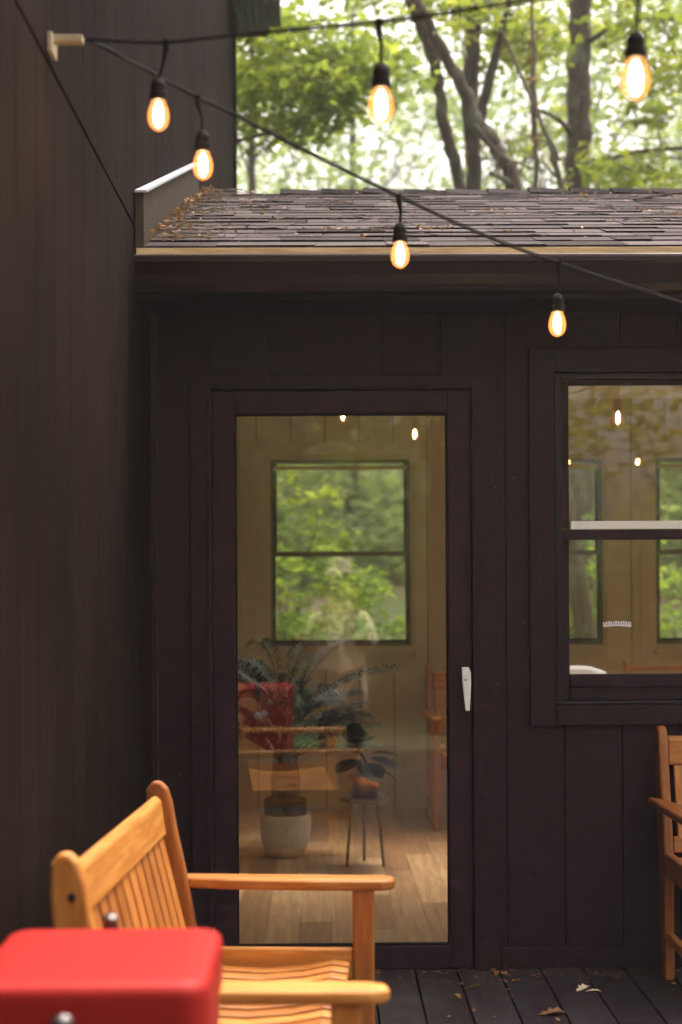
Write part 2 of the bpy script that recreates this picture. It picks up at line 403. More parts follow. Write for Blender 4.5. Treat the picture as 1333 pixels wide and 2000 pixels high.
# interior
mb = MB()
for x0, x1, z0, z1 in rect_minus(LX, RX1, -.3, 2.44, BW): mb.box(x0, x1, YB+.012, YB+.14, z0, z1)
mb.build('back_wall', M['siding'], wing)
mb = MB(); g = -.6 + .02
CW = [(b[0]-.095, b[1]+.095, b[2]-.14, b[3]+.10) for b in BW]
gs = [-.585+.2015*k for k in range(27)]
for a, b in zip(gs, gs[1:]):
    for x0, x1, z0, z1 in rect_minus(a+.003, min(b, RX1)-.003, .0, 2.44, CW):
        if x1-x0 > .003: mb.box(x0, x1, YB, YB+.015, z0, z1)
mb.box(LX, LX+.02, .12, YB, 0, 2.44)
for x0, x1, z0, z1 in rect_minus(LX+.02, RX1, 0, 2.44, [(DOOR[0], DOOR[1], .0, DOOR[3]), WIN]): mb.box(x0, x1, .121, .132, z0, z1)
mb.build('interior_paneling', M['olive'], wing)
mb = MB()
for x0, x1, z0, z1 in rect_minus(.12, YB, -.3, 2.44, [(.3, 1.7, .15, 2.35), (1.8, 3.2, .15, 2.35)]):  # unseen wall, its large openings added to brighten the room
    mb.box(RX1-.1, RX1, x0, x1, z0, z1)
mb.build('side_wall', M['olive'], wing)
ADDED_SKYLIGHTS = [(-.5, 1.4, 1.2, 2.62), (1.5, 4.4, 1.2, 2.62)]  # openings out of view, added to let more daylight into the room
mb = MB()
for a, b, c, d in rect_minus(LX, RX1, .0, YB, ADDED_SKYLIGHTS): mb.box(a, b, c, d, 2.44, 2.47)
for a, b, c, d in ADDED_SKYLIGHTS: mb.box(a-.02, a, 1.5, 3.1, 2.47, 2.74).box(b, b+.02, 1.5, 3.1, 2.47, 2.74)
mb.build('ceiling', M['white'], wing)
mb = MB(); x = LX; k = 0
mb.v = []
while x < RX1-.1:
    y = .0 - rnd.random()*.8
    while y < YB:
        y2 = y + rnd.uniform(.5, 1.15)
        mb.box(x+.0005, x+.1245, max(y, .005)+.0006, min(y2, YB)-.0006, -.02, .03) if y2 > .02 else None
        y = y2
    x += .125
mb.build('wood_floor', M['oak'], wing)

# front slope
EY, EZr, RIY = -.40, 2.445, 1.9
slope = math.atan2(.80, RIY-EY); cs, sn = math.cos(slope), math.sin(slope)
def rp(x, s, h): return (x, EY + s*cs - h*sn, EZr + s*sn + h*cs)
SLEN = (RIY-EY)/cs
mb = MB()
mb.prism([(EY, EZr-.05), (RIY, EZr+.80-.05), (RIY, EZr+.80), (EY, EZr)], LX+.004, 5.0, 'x')
BY = 2*RIY - EY
def bz(y): return EZr+.80-(y-RIY)*math.tan(slope)
for a, b, c, d in rect_minus(LX+.004, 5.0, RIY, BY, [(h_[0], h_[1], 1.95, 3.35) for h_ in ADDED_SKYLIGHTS]): mb.prism([(c, bz(c)-.05), (d, bz(d)-.05), (d, bz(d)), (c, bz(c))], a, b, 'x')
roof = mb.build('roof', M['shingle'], wing)
mb = MB(); rows = 17; ex = SLEN/rows
for i in range(rows):
    s0 = i*ex - (.004 if i == 0 else 0); x = LX+.004 - rnd.random()*.2
    while x < 5.0:
        wd = rnd.choice([.11,.16,.22,.30])*rnd.uniform(.85,1.15); x2 = x+wd
        a, b = max(x, LX+.004)+.001, min(x2, 5.0)-.001
        if b > a+.01:
            t = rnd.choice([.004,.0055,.0085])+rnd.uniform(0,.001); dj = rnd.uniform(-.004,.004) - (.008 if t > .0075 else 0)
            sag = .006*math.sin(a*1.3+i*.4)
            v = [rp(a,s0+dj,.001),rp(b,s0+dj,.001),rp(a,s0+dj,t),rp(b,s0+dj,t+rnd.uniform(-.0008,.001)),rp(a,s0+ex+.02,.002),rp(b,s0+ex+.02,.002)]
            tt = min(1, max(.12, rnd.gauss(.5,.2))); mb.add(v, [(2,3,5,4)], tt); mb.add(v, [(0,1,3,2),(0,2,4),(1,5,3)], .04)  # butt and side faces near black: course shadow and wet edges as tint
        x = x2
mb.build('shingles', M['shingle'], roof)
mb = MB(); x = at(548, 375, 6.9).x
while x < 5.0:
    wd = .2; h = rnd.uniform(.018,.026)
    vs = []
    for xx, hh in ((x, h), (x+wd+.02, h*.5)):
        vs += [rp(xx, SLEN-.10, hh*.6), rp(xx, SLEN+.006, hh+.006), (xx, RIY+.1, EZr+.8-.1*math.tan(slope)+hh*.6)]
    mb.add(vs, [(0,3,4,1),(1,4,5,2),(0,1,2),(3,5,4)], rnd.uniform(.0,.12)); x += wd
mb.build('ridge_cap', M['shingle'], roof)
mb = MB(); mb.prism([(EY-.026, EZr-.045), (EY-.002, EZr-.045), (EY-.002, EZr-.003), (EY-.026, EZr-.009)], LX+.006, 5.0, 'x', tint=.6)
mb.build('edge_board', M['gold'], roof)
# fascia, soffit, gutter
mb = MB(); mb.box(LX+.002, 5.0, EY+.002, EY+.022, 2.296, EZr-.052); mb.build('fascia', M['gutter'], wing)
mb = MB(); mb.box(LX+.002, 5.0, EY+.022, .004, 2.30, 2.312); mb.build('soffit', M['siding'], wing)
mb = MB()
g0 = EY-.001; gz = 2.274; gt = 2.386
prof = [(g0, gt), (g0, gz), (g0-.070, gz), (g0-.088, gz+.010), (g0-.098, gz+.03), (g0-.108, gz+.06), (g0-.122, gz+.088), (g0-.128, gt-.016), (g0-.128, gt), (g0-.116, gt),
        (g0-.116, gt-.012), (g0-.112, gz+.088), (g0-.09, gz+.04), (g0-.07, gz+.01), (g0-.008, gz+.01), (g0-.008, gt)]
mb.prism(prof, LX+.012, 5.02, 'x'); gu = mb.build('gutter', M['gutter'], wing)
mb = MB(); mb.tube([(LX+.012, g0-.124, gt+.001), (5.02, g0-.124, gt+.001)], .0062, 10); mb.build('gutter_lip', M['lip'], gu, smooth=True)
mb = MB()
# step flashing board climbing the tall wall
p = [(EY-.02, 2.40), (EY-.02, 2.615), (1.62, 3.305), (1.70, 3.14)]
mb.prism(p, LX+.002, LX+.03, 'x'); fl = mb.build('flashing', M['flash'], wing, bevel=.002)
mb = MB()
q = [(EY-.03, 2.614), (EY-.03, 2.622), (1.62, 3.314), (1.62, 3.306)]
mb.prism(q, LX+.002, LX+.04, 'x'); mb.build('flashing_cap', M['galv'], fl)

# door
door = MB(); yf, yb = -.018, .026
door.box(-.381, -.305, yf, yb, .004, 2.030).box(.443, .522, yf, yb, .004, 2.030).box(-.305, .443, yf, yb, 1.953, 2.030).box(-.305, .443, yf, yb, .004, .082)
door = door.build('door', M['door'], wing, bevel=.0025)
mb = MB(); mb.box(-.303, .441, .0, .006, .084, 1.951); mb.build('glass', M['glass'], door)
mb = MB()
for a in ((-.305, -.298, .082, 1.953), (.436, .443, .082, 1.953), (-.298, .436, 1.946, 1.953), (-.298, .436, .082, .089)): mb.box(a[0], a[1], -.008, .014, a[2], a[3])
mb.build('glazing_bead', M['black'], door)
hx = at(909, 1340, 4.98).x; z1, z0 = at(909, 1302, 4.98).z, at(909, 1388, 4.98).z
mb = MB(); h = z1-z0
mb.prism([(hx-.0155, z1), (hx+.009, z1), (hx+.0155, z1-.018), (hx+.0165, z1-.06), (hx+.012, z0+.006), (hx+.008, z0), (hx+.004, z0+.005), (hx, z0), (hx-.004, z0+.006), (hx-.0135, z1-.05)], -.062, -.045, 'y')
mb.box(hx-.007, hx+.007, -.045, yf-.001, z1-.05, z1-.03); mb.box(hx-.006, hx+.006, -.045, yf-.001, z0+.02, z0+.034)
hd = mb.build('handle', M['white'], door, bevel=.003)
mb = MB(); mb.lathe([(.0035, 0), (.0035, .003)], (0,0,0), 10, m=Matrix.Translation((hx-.002, -.0615, z1-.043)) @ Matrix.Rotation(R(90), 4, 'X')); mb.build('screw', M['chrome'], hd)
mb = MB()
mb.box(-.459, -.386, -.03, .005, 0, 2.084); mb.box(.527, .62, -.03, .005, 0, 2.084); mb.box(-.386, .527, -.03, .005, 2.036, 2.084)
mb.box(-.400, -.386, -.036, -.03, .004, 2.05); mb.box(.527, .541, -.036, -.03, .004, 2.05); mb.box(-.386, .527, -.036, -.03, 2.036, 2.05)
mb.build('door_casing', M['trim'], wing, bevel=.002)
for zz in (1.76, 1.41, 1.07, .60, .3): mb = MB(); mb.lathe([(.004,0),(.003,.003)], n=8, m=Matrix.Translation((.556, -.030, zz)) @ Matrix.Rotation(R(90), 4, 'X')); mb.build('nail_head', M['black'], wing)
mb = MB(); mb.box(-.384, .525, .03, .115, .0, .031); mb.build('threshold', M['dark_metal'], wing)

# front window
def front_window(x0, x1, z0, z1, dx=0):
    x0 += dx; x1 += dx
    mb = MB()
    mb.box(x0, x0+.028, .0, .1, z0, z1).box(x1-.028, x1, .0, .1, z0, z1).box(x0+.028, x1-.028, .0, .1, z1-.022, z1).box(x0+.028, x1-.028, .0, .1, z0, z0+.012)
    mb.box(x0+.003, x0+.018, -.01, .0, z0+.02, z1)
    wn = mb.build('window', M['gutter'], wing, bevel=.002)
    mb = MB(); mb.box(x0-.090, x0-.001, -.032, .004, z0-.07, z1+.085).box(x1+.001, x1+.09, -.032, .004, z0-.07, z1+.085)
    mb.box(x0-.001, x1+.001, -.032, .004, z1+.001, z1+.085).box(x0-.001, x1+.001, -.034, .004, z0-.07, z0-.001)
    mb.build('casing', M['trim'], wn, bevel=.002)
    mb = MB(); mb.box(x0+.001, x1-.001, -.020, .03, z0+.001, z0+.012); mb.build('sill', M['gutter'], wn, bevel=.003)
    a, b = x0+.028, x1-.028
    zm = 1.545
    mb = MB(); mb.box(a, a+.028, .014, .04, zm, z1-.022).box(b-.028, b, .014, .04, zm, z1-.022).box(a+.028, b-.028, .014, .04, z1-.04, z1-.022)
    us = mb.build('upper_sash', M['door'], wn, bevel=.0015)
    mb = MB(); mb.box(a+.032, b-.006, .004, .04, 1.541, 1.571); mb.build('sash_rail', M['white'], us, bevel=.003)
    mb = MB(); mb.box(a+.028, b-.028, .024, .029, 1.571, z1-.04); mb.build('glass', M['glass'], us)
    mb = MB(); mb.box(a, a+.032, .04, .068, z0+.0125, 1.505).box(b-.032, b, .04, .068, z0+.0125, 1.505)
    mb.box(a+.001, b-.001, .012, .068, 1.506, 1.5405).box(a+.032, b-.032, .034, .068, z0+.012, 1.028)
    mb.box(a+.032, b-.032, .026, .034, z0+.06, z0+.085)
    ls = mb.build('lower_sash', M['door'], wn, bevel=.002)
    mb = MB(); mb.box(a+.032, b-.032, .05, .055, 1.028, 1.506); mb.build('glass', M['glass'], ls)
    return wn
fw = front_window(*WIN)
# small arched sticker on the lower glass (lettering too small to read: ink strokes only)
pc = at(1206, 1218, 5.048)
mb = MB(); n = 12; wd, hh = .05, .011
def arc(u): return -.0035*(2*u-1)**2
vs = []
for i in range(n+1):
    u = i/n; vs += [(pc.x-wd+2*wd*u, .0485, pc.z-hh*.8+arc(u)+.006*(u-.5)*0), (pc.x-wd+2*wd*u, .0485, pc.z+hh*.8+arc(u))]
mb.add(vs, [(2*i, 2*i+2, 2*i+3, 2*i+1) for i in range(n)])
stk = mb.build('sticker', M['white'], fw)
mb = MB()
for i in range(11):
    u = .06+.088*i; x = pc.x-wd+2*wd*u; zc = pc.z+arc(u)+.001
    mb.box(x, x+.0018, .0478, .0482, zc-.005, zc+.006)
    if i % 3 == 0: mb.box(x-.002, x+.004, .0478, .0482, zc+.0061, zc+.0078)
    if i % 2: mb.box(x+.0018, x+.005, .0478, .0482, zc-.001, zc+.0007)
mb.build('ink_marks', M['black'], fw)

# back windows
for (x0, x1, z0, z1) in BW:
    mb = MB(); mb.box(x0, x0+.016, YB+.02, YB+.13, z0, z1).box(x1-.016, x1, YB+.02, YB+.13, z0, z1).box(x0+.016, x1-.016, YB+.02, YB+.13, z1-.02, z1).box(x0+.016, x1-.016, YB+.02, YB+.13, z0, z0+.02)
    wn = mb.build('window', M['brown'], wing)
    mb = MB()
    mb.box(x0-.095, x0-.02, YB-.004, YB+.02, z0-.14, z1+.10).box(x1+.02, x1+.095, YB-.004, YB+.02, z0-.14, z1+.10)
    mb.box(x0-.02, x1+.02, YB-.004, YB+.02, z1+.02, z1+.10).box(x0-.02, x1+.02, YB-.004, YB+.02, z0-.14, z0-.055)
    mb.box(x0-.02, x0, YB+.004, YB+.03, z0-.02, z1+.02).box(x1, x1+.02, YB+.004, YB+.03, z0-.02, z1+.02).box(x0, x1, YB+.004, YB+.03, z1, z1+.02)
    mb.box(x0-.01, x1+.01, YB-.03, YB+.02, z0-.055, z0-.04)
    mb.box(x0-.02, x1+.02, YB-.002, YB+.02, z0-.04, z0)
    mb.build('casing', M['olive'], wn, bevel=.002)
    mb = MB(); zm = 1.545
    mb.box(x0+.016, x0+.036, YB+.05, YB+.075, zm, z1-.02).box(x1-.036, x1-.016, YB+.05, YB+.075, zm, z1-.02)
    mb.box(x0+.016, x0+.028, YB+.035, YB+.05, z0+.02, zm).box(x1-.028, x1-.016, YB+.035, YB+.05, z0+.02, zm).box(x0+.016, x1-.016, YB+.035, YB+.05, z0+.02, z0+.036)
    sh = mb.build('sash', M['dark_metal'], wn)
    mb = MB(); mb.box(x0+.004, x1-.004, YB+.022, YB+.05, zm-.030, zm); mb.build('meeting_rail', M['brown'], sh)
    mb = MB(); mb.box(x0+.016, x1-.016, YB+.03, YB+.05, z1-.06, z1-.036); mb.build('blind_bar', M['olive'], sh)
    mb = MB(); mb.box(x0+.016, x1-.016, YB+.06, YB+.064, zm, z1-.02); mb.box(x0+.016, x1-.016, YB+.042, YB+.046, z0+.02, zm-.03); mb.build('glass', M['glass'], sh)

# ------------------------------------------------------------------ benches and armchairs
def bend_post(mbx, y, w=.034, foot=0):
    # rear post: leg up to the seat, then leaning back, rounded top (profile in x,z; the front is +x)
    pr = [(-.005,0),(.052,0),(.055,.30),(.05,.42),(.018,.60),(-.012,.74),(-.022,.80),(-.034,.838),(-.052,.856),(-.072,.855),(-.086,.835),(-.088,.78),(-.078,.62),(-.045,.44),(-.012,.30)]
    mbx.prism(pr, y-w/2, y+w/2, 'y')
def make_bench(name, W, label, group=None, nslat=11, pale=False):
    t = thing(name, label, 'bench' if W > .8 else 'armchair', (0,0,0), group)
    h = W/2
    for s in (-1, 1):
        mb = MB(); bend_post(mb, s*(h-.03)); ps = mb.build('rear_post', M['bench_z'], t, bevel=.008)
        mb = MB(); mb.lathe([(.008,0),(.008,.004),(.005,.006)], n=10, m=Matrix.Translation((-.045, s*(h-.013), .775)) @ Matrix.Rotation(R(-90*s), 4, 'X')); mb.build('bolt', M['dark_metal'], ps)
        mb = MB(); mb.prism([(.44,0),(.488,0),(.492,.582),(.436,.582)], s*(h-.03)-.022, s*(h-.03)+.022, 'y'); mb.build('front_leg', M['bench_z'], t, bevel=.006)
        mb = MB()
        arm = [(-.035,.045),(-.045,.03),(.02,-.008),(.12,-.03),(.33,-.04),(.51,-.038),(.54,-.022),(.545,.0),(.54,.018),(.51,.03),(.33,.036),(.12,.042)]
        mb.prism([(a, s*(h-.022+b)) for a, b in arm], .582, .611, 'z'); mb.build('armrest', M['bench_x'], t, bevel=.011, seg=3)
        mb = MB(); mb.box(.05, .436, s*(h-.03)-.014, s*(h-.03)+.014, .355, .432); mb.build('side_rail', M['bench_x'], t, bevel=.004)
        mb = MB(); mb.box(.04, .445, s*(h-.03)-.012, s*(h-.03)+.012, .13, .165); mb.build('stretcher', M['bench_x'], t, bevel=.004)
    mb = MB(); mb.box(.40, .42, -h+.055, h-.055, .32, .385); mb.build('front_apron', M['bench_y'], t, bevel=.004)
    mb = MB(); mb.box(.02, .045, -h+.055, h-.055, .33, .39); mb.build('rear_apron', M['bench_y'], t, bevel=.004)
    # backrest: top rail, lower rail, vertical slats following the lean
    def bx(z): return np.interp(z, [.42,.60,.74,.83], [.035,-.012,-.042,-.062])
    mb = MB(); mb.prism([(bx(.728)+.006,.722),(bx(.81)+.012,.81),(bx(.82)-.0,.822),(bx(.82)-.014,.815),(bx(.728)-.016,.72)], -h+.052, h-.052, 'y')
    mb.build('top_rail', M['bench_y'], t, bevel=.005)
    mb = MB(); mb.prism([(.03,.43),(.018,.485),(-.008,.478),(.006,.425)], -h+.052, h-.052, 'y'); mb.build('lower_rail', M['bench_y'], t, bevel=.004)
    mb = MB(); n = max(5, int(W/.083)); sp = (W-.12)/n
    for i in range(n):
        y = -h+.06+sp*(i+.5); a = .37*sp
        mb.prism([(bx(.48)+.003,.475),(bx(.6)+.003,.6),(bx(.725)-.001,.725),(bx(.725)-.018,.725),(bx(.6)-.018,.6),(bx(.48)-.018,.475)], y-a, y+a, 'y')
    mb.build('back_slats', M['bench_z'], t, bevel=.003)
    mb = MB(); n = max(6, int(W/.068)); sp = (W-.11)/n
    for i in range(n):
        y = -h+.055+sp*(i+.5)
        top_ = [(.03,.415),(.12,.396),(.22,.392),(.32,.40),(.39,.414),(.43,.409)]
        mb.prism(top_ + [(a, b-.02) for a, b in top_[::-1]], y-sp*.34, y+sp*.34, 'y')
    mb.build('seat_slats', M['bench_x'], t, bevel=.004)
    return t
bench = make_bench('garden_bench', 1.02, 'two seat slatted orange wood bench facing right beside the red cooler')
bench.location = (-.393, -1.85, 0); bench.rotation_euler.z = R(-3.6)
chair = make_bench('wooden_armchair', .60, 'slatted wood armchair against the dark wall under the window, cut by the right edge', 'slatted wooden armchairs')
chair.location = (1.445, -.13, 0); chair.rotation_euler.z = R(-90)
ch2 = copy_tree(chair); tag(ch2, 'wood armchair inside the room, half seen at the right edge of the door glass', 'armchair')
ch2.location = (.875, 3.06, .03); ch2.rotation_euler.z = R(-90)

# ------------------------------------------------------------------ red cooler on a round black table
def rrect(x0, x1, y0, y1, r, n=6):
    pts = []
    for cx, cy_, a0 in ((x1-r, y1-r, 0), (x0+r, y1-r, 90), (x0+r, y0+r, 180), (x1-r, y0+r, 270)):
        for i in range(n+1):
            a = R(a0+90*i/n); pts.append((cx+r*math.cos(a), cy_+r*math.sin(a)))
    return pts
CX0, CX1, CY0, CY1, CT = -.508, -.163, -3.02, -2.68, .80
tb = thing('side_table', 'small round black metal table under the red cooler', 'table', ((CX0+CX1)/2, (CY0+CY1)/2, 0))
cx_, cyy = tb.location.x, tb.location.y
mb = MB(); mb.lathe([(.20,.432),(.225,.437),(.225,.448),(.20,.452)], (cx_, cyy, 0), 32); mb.build('table_top', M['dark_metal'], tb, smooth=False)
for k in range(4):
    a = R(45+90*k); mb = MB(); mb.tube([(cx_+.12*math.cos(a), cyy+.12*math.sin(a), .434), (cx_+.19*math.cos(a), cyy+.19*math.sin(a), 0)], .009, 8); mb.build('leg', M['dark_metal'], tb)
cool = thing('drink_cooler', 'red enamel box cooler with steel latches in the lower left foreground', 'cooler', (cx_, cyy, .453))
def rbox(mb, x0, x1, y0, y1, rings, r):
    vs = []; n = None
    for z, ins in rings:
        pts = rrect(x0+ins, x1-ins, y0+ins, y1-ins, max(r-ins, .006)); n = len(pts); vs += [(a, b, z) for a, b in pts]
    k = len(rings)
    fs = [(i*n+j, i*n+(j+1)%n, (i+1)*n+(j+1)%n, (i+1)*n+j) for i in range(k-1) for j in range(n)] + [tuple(range(n))[::-1], tuple(range((k-1)*n, k*n))]
    mb.add(vs, fs, .5)
mb = MB(); rbox(mb, CX0+.006, CX1-.006, CY0+.006, CY1-.006, [(.453,.006),(.46,0),(.72,0)], .035)
body = mb.build('body', M['red'], cool, bevel=.003)
mb = MB(); rbox(mb, CX0, CX1, CY0, CY1, [(.715,.004),(.717,0),(.782,0),(.791,.002),(.797,.007),(CT,.015),(CT+.002,.04)], .04)
lid = mb.build('lid', M['red'], cool, bevel=.0015)
lx, ly = cx_-.012, CY1
mb = MB(); mb.box(lx-.012, lx+.012, ly, ly+.012, .745, CT+.004); mb.box(lx-.009, lx+.009, ly-.012, ly+.012, CT+.0045, CT+.009)
mb.lathe([(.005,0),(.013,.003),(.014,.008),(.008,.013)], (lx, ly, CT+.008), 14); mb.build('latch', M['steel'], cool, bevel=.001)
lx, ly = cx_-.028, CY0
mb = MB(); mb.lathe([(.017,0),(.018,.004),(.012,.012),(.013,.018),(.016,.022),(.01,.026)], n=18, m=Matrix.Translation((lx, ly, .752)) @ Matrix.Rotation(R(90), 4, 'X') @ Matrix.Diagonal((.9,.55,.8,1)))
mb.box(lx-.006, lx+.006, ly-.008, ly-.001, .69, .74); mb.build('latch', M['steel'], cool, bevel=.001)
mb = MB(); mb.tube([(cx_-.07, CY1+.001, .66), (cx_-.07, CY1+.03, .66), (cx_+.07, CY1+.03, .66), (cx_+.07, CY1+.001, .66)], .005, 8); mb.build('handle', M['chrome'], cool)

# ------------------------------------------------------------------ string lights
def catmull(pts, n=10):
    pts = [Vector(p) for p in pts]; out = []
    P_ = [2*pts[0]-pts[1]] + pts + [2*pts[-1]-pts[-2]]
    for i in range(1, len(P_)-2):
        for k in range(n):
            t = k/n; a, b, c, d = P_[i-1:i+3]
            out.append(.5*((2*b)+(c-a)*t+(2*a-5*b+4*c-d)*t*t+(3*b-3*c+d-a)*t**3))
    out.append(pts[-1]); return out
def string(label, pts, drops):
    t = thing('string_light', label, 'string lights', pts[0])
    mb = MB(); cp = catmull(pts); mb.tube(cp, .0028, 7)
    mb.tube([p + Vector((0,0,.0052)) + Vector((0, .002*math.sin(i), 0)) for i, p in enumerate(cp)], .0016, 5)
    mb.build('cable', M['black'], t)
    for c, b in drops:      # cable point, bulb centre
        c, b = Vector(c), Vector(b)
        mb = MB(); st = Vector((b.x, b.y, b.z+.068))
        mb.tube([c+Vector((0,0,.006)), c-Vector((0,0,.012)), c.lerp(st, .5)+Vector((.003,0,0)), st], [.009,.007,.0038,.004], 8)
        mb.lathe([(.006,.074),(.012,.07),(.0165,.06),(.0165,.044),(.019,.042),(.019,.028),(.0165,.026)], b, 16)
        sk = mb.build('socket', M['black'], t, smooth=False)
        mb = MB(); mb.lathe([(.0125,.03),(.014,.024),(.0195,.012),(.0225,-.002),(.022,-.014),(.018,-.025),(.010,-.033),(.003,-.036)], b, 18); mb.build('bulb', M['bulb'], sk, smooth=True)
        mb = MB(); mb.lathe([(.002,.024),(.0075,.014),(.0095,-.004),(.0075,-.02),(.002,-.028)], b, 12); mb.build('filament', M['filament'], sk, smooth=True)
    return t
s1 = [at(168,76,3.13), at(280,135,3.16), at(387,192,3.20), at(460,226,3.24), at(560,277,3.30), at(660,327,3.38), at(780,385,3.47), at(945,460,3.56), at(1093,515,3.66), at(1333,592,4.05), at(1402,612,4.3), at(1640,690,5.0)]
string('lower string of lit bulbs crossing in front of the gutter from the wall hook', s1,
       [(at(387,192,3.20), at(397,320,3.20)), (at(780,385,3.47), at(782,495,3.47)), (at(1093,515,3.66), at(1089,630,3.66)), (at(1402,612,4.3), at(1402,706,4.3))])
s2 = [at(168,78,3.12), at(240,82,3.06), at(325,84,3.0), at(450,71,2.86), at(600,57,2.72), at(740,45,2.6), at(930,18,2.45), at(1245,-35,2.28), at(1500,-90,2.15), at(2300,-200,1.8)]
string('upper string of blurred lit bulbs running across the trees towards the viewer', s2,
       [(at(325,84,3.0), at(310,222,3.0)), (at(740,45,2.6), at(745,203,2.6)), (at(1245,-35,2.28), at(1242,150,2.28))])
s3p = [(-.57,-2.6,2.5), (-.566,-2.66,2.5), (-.3,-4.2,2.55), (.3,-6.2,2.60), (1.2,-7.0,2.52), (2.1,-7.05,2.48), (2.7,-7.05,2.48), (3.3,-7.1,2.52), (4.6,-7.2,2.7)]
string('string of bulbs behind the viewer mirrored as small lights in the window glass', s3p,
       [((-.566,-2.66,2.5), (-.567,-2.645,2.2)), ((2.1,-7.05,2.48), (2.1,-7.05,2.38)), ((2.7,-7.05,2.48), (2.7,-7.05,2.38)), ((3.3,-7.1,2.52), (3.3,-7.1,2.40)), ((1.2,-7.0,2.52), (1.2,-7.0,2.42))])
hk = thing('wall_hook', 'pale L shaped bracket on the tall wall holding the string lights', 'hook', at(110,85,3.14))
mb = MB(); a = at(110, 90, 3.15)
mb.box(LX+.001, LX+.012, a.y-.03, a.y+.03, a.z-.022, a.z+.022)
mb.box(LX+.012, LX+.075, a.y-.012, a.y+.012, a.z+.006, a.z+.022); mb.build('bracket', M['cream_metal'], hk, bevel=.002)
po = MB(); po.box(4.55,4.64,-7.25,-7.16,-.6,2.75); tag(po.build('wooden_post', M['post'], bevel=.004), 'grey cedar post beyond the deck corner carrying the string lights', 'post')

# ------------------------------------------------------------------ potted plants and furniture inside
pc = at(558, 1640, 6.94); FZ = .03
pl = thing('potted_palm', 'dark leafy palm in a white patterned pot just inside the glass door', 'potted plant', (pc.x, 1.95, FZ))
px, py_ = pc.x, 1.95
mb = MB(); mb.lathe([(.075,FZ),(.095,FZ+.012),(.117,FZ+.07),(.125,FZ+.14),(.124,FZ+.19),(.122,FZ+.205),(.112,FZ+.205),(.112,FZ+.17),(.02,FZ+.17)], (px,py_,0), 36); mb.build('pot', M['pot'], pl, smooth=True)
mb = MB(); mb.lathe([(.10,FZ+.171),(.105,FZ+.27),(.095,FZ+.28),(.02,FZ+.28)], (px,py_,0), 20); mb.build('nursery_pot', M['black'], pl)
def frond(mb, base, ang, reach, height, nl=26, lw=.011, ll=.19, droop=.35):
    d = Vector((math.cos(ang), math.sin(ang), 0)); side = Vector((-d.y, d.x, 0)); pts = []
    for i in range(nl+1):
        t = i/nl; pts.append(base + d*reach*(t**1.3) + Vector((0,0,height*(t - droop*t**3))))
    mb.tube(pts, [.005*(1-.7*i/nl) for i in range(nl+1)], 4, tint=.3)
    for i in range(int(nl*.3), nl+1):
        t = i/nl; ln = ll*math.sin(min(1, (t-.25)/.3)*1.57)*(1-.45*t)
        tg = (pts[min(i+1,nl)]-pts[max(i-1,0)]).normalized()
        for s in (-1, 1):
            o = (tg*.75 + side*s*.75 + Vector((0,0,rnd.uniform(-.12,.22)))).normalized(); p0 = pts[i]; tip = p0+o*ln+Vector((0,0,-.25*ln))
            md = p0+o*ln*.5+Vector((0,0,.02)); wv = o.cross(Vector((0,0,1))).normalized()*lw*.5
            mb.add([p0, md+wv, tip, md-wv], [(0,1,2,3)])
mb = MB()
for k in range(7):
    a = k*.9; mb.tube([(px+.04*math.cos(a), py_+.04*math.sin(a), FZ+.27), (px+.05*math.cos(a), py_+.05*math.sin(a), FZ+.5), (px+.045*math.cos(a), py_+.045*math.sin(a), FZ+.66)], [.014,.012,.007], 6)
mb.lathe([(.07,FZ+.28),(.075,FZ+.36),(.065,FZ+.45),(.03,FZ+.56)], (px,py_,0), 9); mb.build('stems', M['soil'], pl)
mb = MB()
for k in range(46):
    a = k*2.4+rnd.uniform(-.2,.2); e = rnd.random()
    frond(mb, Vector((px+.03*math.cos(a), py_+.03*math.sin(a), FZ+.45+.25*e)), a, rnd.uniform(.18,.42), rnd.uniform(.14,.6)*(.5+.6*e), ll=.16, lw=.010, nl=32, droop=rnd.uniform(.2,.6))
frond(mb, Vector((px+.02, py_, FZ+.62)), -.15, .50, .40, nl=34, ll=.15, lw=.012, droop=.28)
frond(mb, Vector((px+.02, py_, FZ+.5)), .3, .38, .30, ll=.17, lw=.012, droop=.3)
for a_ in (2.6, 3.3, -2.7): frond(mb, Vector((px, py_, FZ+.6)), a_, .26, .5, ll=.2, lw=.013, droop=.35)
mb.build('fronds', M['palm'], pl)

fc = at(712, 1490, 6.7); fx, fy = fc.x, 1.7
st = thing('plant_stand', 'thin legged plant stand inside the door right of the palm', 'plant stand', (fx, fy, FZ))
mb = MB(); mb.lathe([(.11,.33),(.115,.335),(.115,.348),(.11,.352)], (fx,fy,0), 24); mb.build('stand_top', M['brown'], st)
for k in range(3):
    a = R(90+120*k); mb = MB(); mb.tube([(fx+.07*math.cos(a), fy+.07*math.sin(a), .335), (fx+.1*math.cos(a), fy+.1*math.sin(a), FZ)], .008, 6); mb.build('leg', M['brown'], st)
fg = thing('potted_fig', 'broad leafed dark plant in a copper pot on the plant stand', 'potted plant', (fx, fy, .353))
mb = MB(); mb.lathe([(.05,.353),(.065,.36),(.078,.45),(.082,.455),(.072,.455),(.07,.43),(.01,.43)], (fx,fy,0), 24); mb.build('pot', M['copper'], fg, smooth=True)
def bigleaf(mb, p, d, n, L_, W_):
    d = d.normalized(); s = d.cross(n).normalized(); n = s.cross(d).normalized()
    prof = [(0,.0),(.1,.28),(.3,.46),(.5,.5),(.7,.48),(.88,.32),(1,.06)]
    vs = []
    for t, ww in prof:
        c = p + d*L_*t - n*(.25*L_*t*t); vs += [c - s*W_*ww + n*W_*.12*ww, c, c + s*W_*ww + n*W_*.12*ww]
    mb.add(vs, [(3*i+k, 3*i+k+1, 3*i+4+k, 3*i+3+k) for i in range(len(prof)-1) for k in (0,1)])
mb = MB(); lf = []
